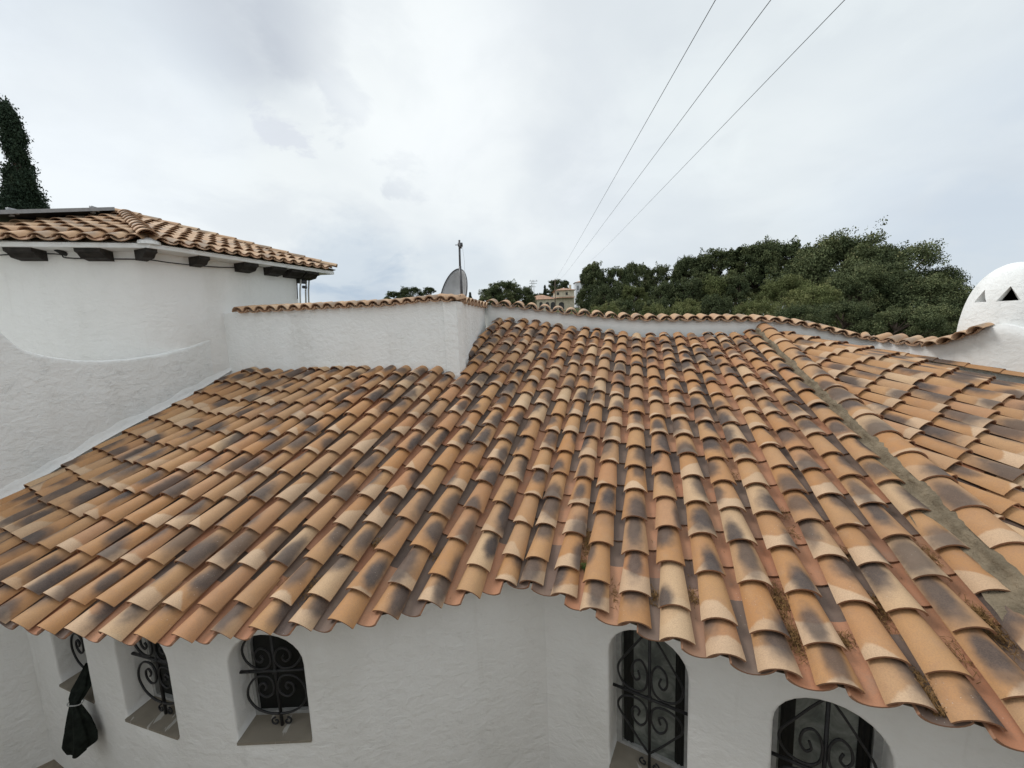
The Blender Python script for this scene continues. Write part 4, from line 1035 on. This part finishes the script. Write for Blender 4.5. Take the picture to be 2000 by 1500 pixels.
big = [(1678, 456, 38, 13.5, 'p5', 1.0, None, 'largest pine with a tall open crown, highest in the photo'), (1750, 480, 39, 12.5, 'p6', .95, None, 'tall pine right of the highest crown, with gaps of sky'),
       (1608, 496, 40, 11.5, 'p4', 1.0, None, 'left shoulder of the big pine group'), (1826, 524, 38, 10.5, 'p6', .78, None, 'right hand pine whose lacy branches reach towards the chimney'),
       (1735, 510, 32, 9, 'p5', 1.1, None, 'wide dark pine filling the front of the big group'), (1820, 545, 30, 8, 'p5', 1.1, None, 'dark low pine below the lacy branches'),
       (1655, 530, 32, 8, 'p5', 1.0, None, 'dense pine at the front left of the big group'), (1880, 585, 28, 7, 'p4', 1.0, None, 'dark pine just left of the domed chimney'),
       (1520, 545, 36, 7, 'p5', 1.0, 'light pine', 'olive green pine with a lighter rounded crown'), (1590, 560, 30, 6, 'p4', 1.1, 'light pine', 'second olive green pine, right of the rounder one'),
       (1650, 592, 26, 5, 'p4', 1.2, None, 'low pine just above the dropping coping'), (1745, 605, 24, 5, 'p5', 1.2, None, 'low dark pine above the lowest dip of the coping'),
       (1480, 590, 28, 4.5, 'p4', 1.2, 'light pine', 'small olive bush pine above the middle of the coping'), (1560, 600, 25, 4.5, 'p4', 1.2, None, 'low dense pine left of the dropping coping'),
       (1910, 575, 60, 9, 'p2', 1.0, None, 'distant pine peeping out beside the dome'), (1815, 600, 25, 5, 'p4', 1.2, None, 'low pine right of the lowest dip of the coping')]
for px, y, d, h, pk, ws, mt_, lb in big: tree(pk, 'pine_tree', px, y, d, h, lb, group=G1, wsc=ws*.86, mat=mt_)
G2 = 'distant trees left of the villa'
for px, y, d, h, pk, ws, lb in [(985, 550, 70, 6.5, 'p1', 1.25, 'rounded pine right of the satellite dish'), (957, 563, 70, 5.5, 'p2', 1.1, 'left flank of the tree clump right of the dish'), (1018, 562, 72, 5.5, 'p2', 1.1, 'right flank of the tree clump beside the villa'),
                                (800, 563, 85, 5, 'p2', 1.3, 'low dark tree left of the satellite dish'), (768, 570, 85, 4.5, 'p1', 1.3, 'lowest dark tree over the left coping'), (832, 561, 90, 5, 'p3', 1.2, 'paler tree just left of the satellite dish'),
                                (1090, 547, 130, 9, 'p1', 1.3, 'dark pine standing behind the villa'), (1050, 574, 120, 6, 'p2', 1.2, 'low tree behind the villa wing'), (1129, 574, 108, 4, 'p3', 1.0, 'narrow tree at the right end of the villa'), (918, 570, 90, 3.2, 'cy', 1.5, 'tiny conifer just right of the mast')]:
    tree(pk, 'pine_tree' if pk != 'cy' else 'conifer_tree', px, y, d, h, lb, group=G2, wsc=ws)
tree('cy', 'cypress_tree', 1064, 556, 120, 6, 'small dark cypress left of the villa tower', wsc=1.1)
tree('cy', 'cypress_tree', 10, 190, 15, 9.5, 'tall dark conifer at the left edge above the solar panel', wsc=.72)
tree('cy', 'cypress_tree', 22, 325, 15.4, 6.5, 'lower dark conifer bough beside the tall one above the solar panel', wsc=1.0)
bases = [b_ for b_ in bases if b_[1] > 20]
for px, y, lb in [(1182, 596, 'left feathery green shrub over the coping'), (1272, 597, 'middle feathery green shrub over the coping'), (1335, 598, 'right feathery green shrub over the coping')]:
    tree('bu', 'shrub', px, y, 22, 2.2, lb, 'shrub', 'shrubs just behind the coping', wsc=.7)

# ------------------------------------------------------------------ villa, tower, pylon
def far_box(mb, px0, px1, y0, y1, d, dep, mi=0):
    A3 = Pd(px0, y1, d); B3 = Pd(px1, y1, d); z1 = Pd((px0+px1)/2, y0, d)[2]; z0 = min(A3[2], B3[2])
    mb.box(((A3[0]+B3[0])/2, d+dep/2, (z0+z1)/2), (B3[0]-A3[0], dep, z1-z0), mi=mi); return A3[0], B3[0], z0, z1
vl = empty('villa', tuple(Pd(1085, 605, 112))); tag(vl, 'cream villa with red tile roofs and an arcade on the far hillside', 'house')
bases.append((vl.location.x, vl.location.y, vl.location.z))
mb = MB(); b1 = far_box(mb, 1086, 1122, 567, 606, 112, 6); b2 = far_box(mb, 1031, 1086, 585, 606, 112, 7); b3 = far_box(mb, 1138, 1152, 588, 606, 113, 5); mb.build('wall', 'villa wall', vl, smooth=False)
def hiproof(mb, x0, x1, d, dep, z, h, o=.5):
    a = [(x0-o, d-o, z), (x1+o, d-o, z), (x1+o, d+dep+o, z), (x0-o, d+dep+o, z)]; k = min((x1-x0)/2, dep/2)*.9
    r = [(x0+k, d+dep/2, z+h), (x1-k, d+dep/2, z+h)]; mb.add(a+r, [(0, 1, 5, 4), (1, 2, 5), (2, 3, 4, 5), (3, 0, 4), (0, 3, 2, 1)])
mb = MB(); hiproof(mb, b1[0], b1[1], 112, 6, b1[3]+.02, .9); hiproof(mb, b2[0], b2[1]-.05, 112, 7, b2[3]+.02, 1.5)
z = Pd(1100, 582, 111.6)[2]; x0, x1 = b1[0], b1[1]; mb.add([(x0, 111.97, z+.35), (x1, 111.97, z+.35), (x1+.3, 110.9, z), (x0-.2, 110.9, z), (x0, 111.97, z+.2), (x1, 111.97, z+.2)], [(0, 3, 2, 1), (4, 5, 2, 3)])
mb.build('roof', 'villa roof', vl, smooth=False)
mb = MB(); far_box(mb, 1112, 1116, 556, 570, 113, .8); mb.build('chimney', 'villa wall', vl, smooth=False)
for x in (1088, 1105): 
    mb = MB(); far_box(mb, x, x+4.0, 571, 576, 111.9, .15); mb.build('window', 'villa dark', vl, smooth=False)
for x, w in ((1040, 8), (1054, 6), (1066, 7), (1076, 9), (1092, 10)):
    mb = MB(); A3 = Pd(x, 604, 111.85); B3 = Pd(x+w, 604, 111.85); zt = Pd(x, 590, 111.85)[2]; ww = (B3[0]-A3[0])/2; cx_ = (A3[0]+B3[0])/2
    pts = arch(cx_-ww, cx_+ww, A3[2], zt, 10); v = [(p[0], 111.85, p[1]) for p in pts]+[(p[0], 112.05, p[1]) for p in pts]; k = len(pts)
    mb.add(v, [tuple(range(k))]+[(i, (i+1) % k, k+(i+1) % k, k+i) for i in range(k)]); mb.build('arch', 'villa dark', vl, smooth=False)
tw = empty('white_tower', tuple(Pd(1132, 600, 135))); tag(tw, 'plain white block house behind the villa, left of the wood', 'house')
bases.append((tw.location.x, tw.location.y, tw.location.z))
mb = MB(); tb = far_box(mb, 1125, 1146, 551, 600, 135, 4); mb.build('wall', 'tower white', tw, smooth=False)
mb = MB(); mb.add([(tb[0]-.3, 134.7, tb[3]), (tb[1]+.3, 134.7, tb[3]), (tb[1]+.3, 139.3, tb[3]), (tb[0]-.3, 139.3, tb[3]), (tb[0]+2, 137, tb[3]+.7)], [(0, 1, 4), (1, 2, 4), (2, 3, 4), (3, 0, 4)]); mb.build('roof', 'villa roof', tw, smooth=False)
mb = MB(); far_box(mb, 1128, 1130, 558, 566, 134.9, .2); mb.build('window', 'villa dark', tw, smooth=False)
py_ = empty('pylon', tuple(Pd(1041, 590, 170))); tag(py_, 'small lattice power pylon on the skyline left of the villa', 'pylon')
bases.append((py_.location.x, py_.location.y, py_.location.z))
mb = MB(); a, b_ = Pd(1040, 592, 170), Pd(1041, 548, 170); s_ = .7
for k in (-1, 1):
    mb.tube([a+np.array([k*s_, 0, 0]), b_+np.array([k*.35, 0, 0])], .09, 4)
for i in range(8): z0, z1 = a[2]+(b_[2]-a[2])*i/8, a[2]+(b_[2]-a[2])*(i+1)/8; mb.tube([(a[0]-.5, 170, z0), (a[0]+.5, 170, z1)], .06, 4)
mb.build('mast', 'grey frame', py_)
mb = MB()
for y in (549, 553.5, 560): mb.tube([Pd(1034, y, 170), Pd(1050-(y-549)*.3, y, 170)], .09, 4)
for x in (1036, 1041, 1048): mb.tube([Pd(x, 549, 170), Pd(x, 546.5, 170)], .08, 4)
mb.build('crossarm', 'grey frame', py_)
pole = MB(); a, b_ = Pd(1084, 605, 95), Pd(1084, 545, 95); pole.tube([a+[0, 0, -2], b_], [.14, .10], 6); pole.tube([Pd(1079, 548, 95), Pd(1089, 548, 95)], .06, 4)
o = pole.build('utility_pole', 'bark'); tag(o, 'slim wooden utility pole in front of the villa', 'utility pole'); bases.append((a[0], a[1], a[2]-1))
# overhead wires: from the far pole up over the viewer
ends = [((1394, 0), (1084, 546), 'leftmost of the three overhead wires crossing the sky'), ((1501, 0), (1092, 548), 'middle one of the three overhead wires crossing the sky'), ((1644, 0), (1150, 512), 'rightmost of the three overhead wires crossing the sky')]
for (n0, f0, lb) in ends:
    Fp = Pd(f0[0], f0[1], 95); Np = Pd(n0[0], n0[1], 8.5); dv = Np-Fp; Np2 = Np+dv*.12; mb = MB(); pts = []
    for u in np.linspace(0, 1, 60):
        P = Fp+(Np2-Fp)*u; P[2] -= 1.4*4*u*(1-u)*.30*(1.0-u*.75); pts.append(P)
    mb.tube(pts, .0075, 5); o = mb.build('power_line', 'wire'); tag(o, lb, 'power line', 'overhead power lines')

# ------------------------------------------------------------------ unseen building added behind the camera to shade the court
hb_ = empty('unseen_shade_house', (0, -3, -4.35)); tag(hb_, 'unseen white building added behind the viewpoint to shade the narrow court', 'house')
mb = MB(); mb.box((-.5, -2.6, -2.62), (15, 4.4, 3.46)); mb.build('terrace', 'smooth stucco', hb_, smooth=False)  # unseen block, added to darken the court walls
mb = MB(); mb.box((-8.6, -1.6, -2.2), (1.2, 8.8, 4.4)); mb.build('wing', 'smooth stucco', hb_, smooth=False)  # unseen block, added to keep sun out of the court
mb = MB(); mb.box((-.5, -3.9, .35), (15, 1.8, 2.5)); mb.build('wall', 'smooth stucco', hb_, smooth=False)  # unseen upper block, added to cut skylight on the court

# ------------------------------------------------------------------ terrain and ground
B_ = np.array(bases); anch = []
for a in np.linspace(-75, 75, 21): 
    anch.append((14*math.sin(R_(a)), 14*math.cos(R_(a)), -4.6)); anch.append((400*math.sin(R_(a)), 400*math.cos(R_(a)), 2.0))
for a in np.linspace(-75, -22, 8): anch += [(60*math.sin(R_(a)), 60*math.cos(R_(a)), -4), (110*math.sin(R_(a)), 110*math.cos(R_(a)), -2)]
for a in np.linspace(52, 80, 5): anch += [(50*math.sin(R_(a)), 50*math.cos(R_(a)), -2), (110*math.sin(R_(a)), 110*math.cos(R_(a)), 0)]
AA = np.concatenate([B_, np.array(anch)])
radii = np.concatenate([np.linspace(13, 60, 36), np.linspace(63, 420, 50)]); angs = np.radians(np.linspace(-80, 82, 130)); v = []
for r in radii:
    for a in angs:
        x, y = r*math.sin(a), r*math.cos(a); d2 = (AA[:, 0]-x)**2+(AA[:, 1]-y)**2+.5; w = 1/d2**1.6; z = (w*AA[:, 2]).sum()/w.sum(); v.append((x, y, z-.05))
na = len(angs); f = [(i*na+j, i*na+j+1, (i+1)*na+j+1, (i+1)*na+j) for i in range(len(radii)-1) for j in range(na-1)]
mb = MB(); mb.add(v, f); o = mb.build('hills', 'hill scrub'); o['kind'] = 'structure'
mb = MB(); g = 3000; mb.add([(-g, -g, -5.2), (g, -g, -5.2), (g, g, -5.2), (-g, g, -5.2)], [(0, 1, 2, 3)]); o = mb.build('ground', 'hill scrub', smooth=False); o['kind'] = 'structure'
mb = MB(); mb.add([(-9, -4, -4.24), (6, -4, -4.24), (6, 4.2, -4.24), (-9, 4.2, -4.24)], [(0, 1, 2, 3)]); o = mb.build('terrace_paving', 'ground paving', smooth=False); o['kind'] = 'structure'
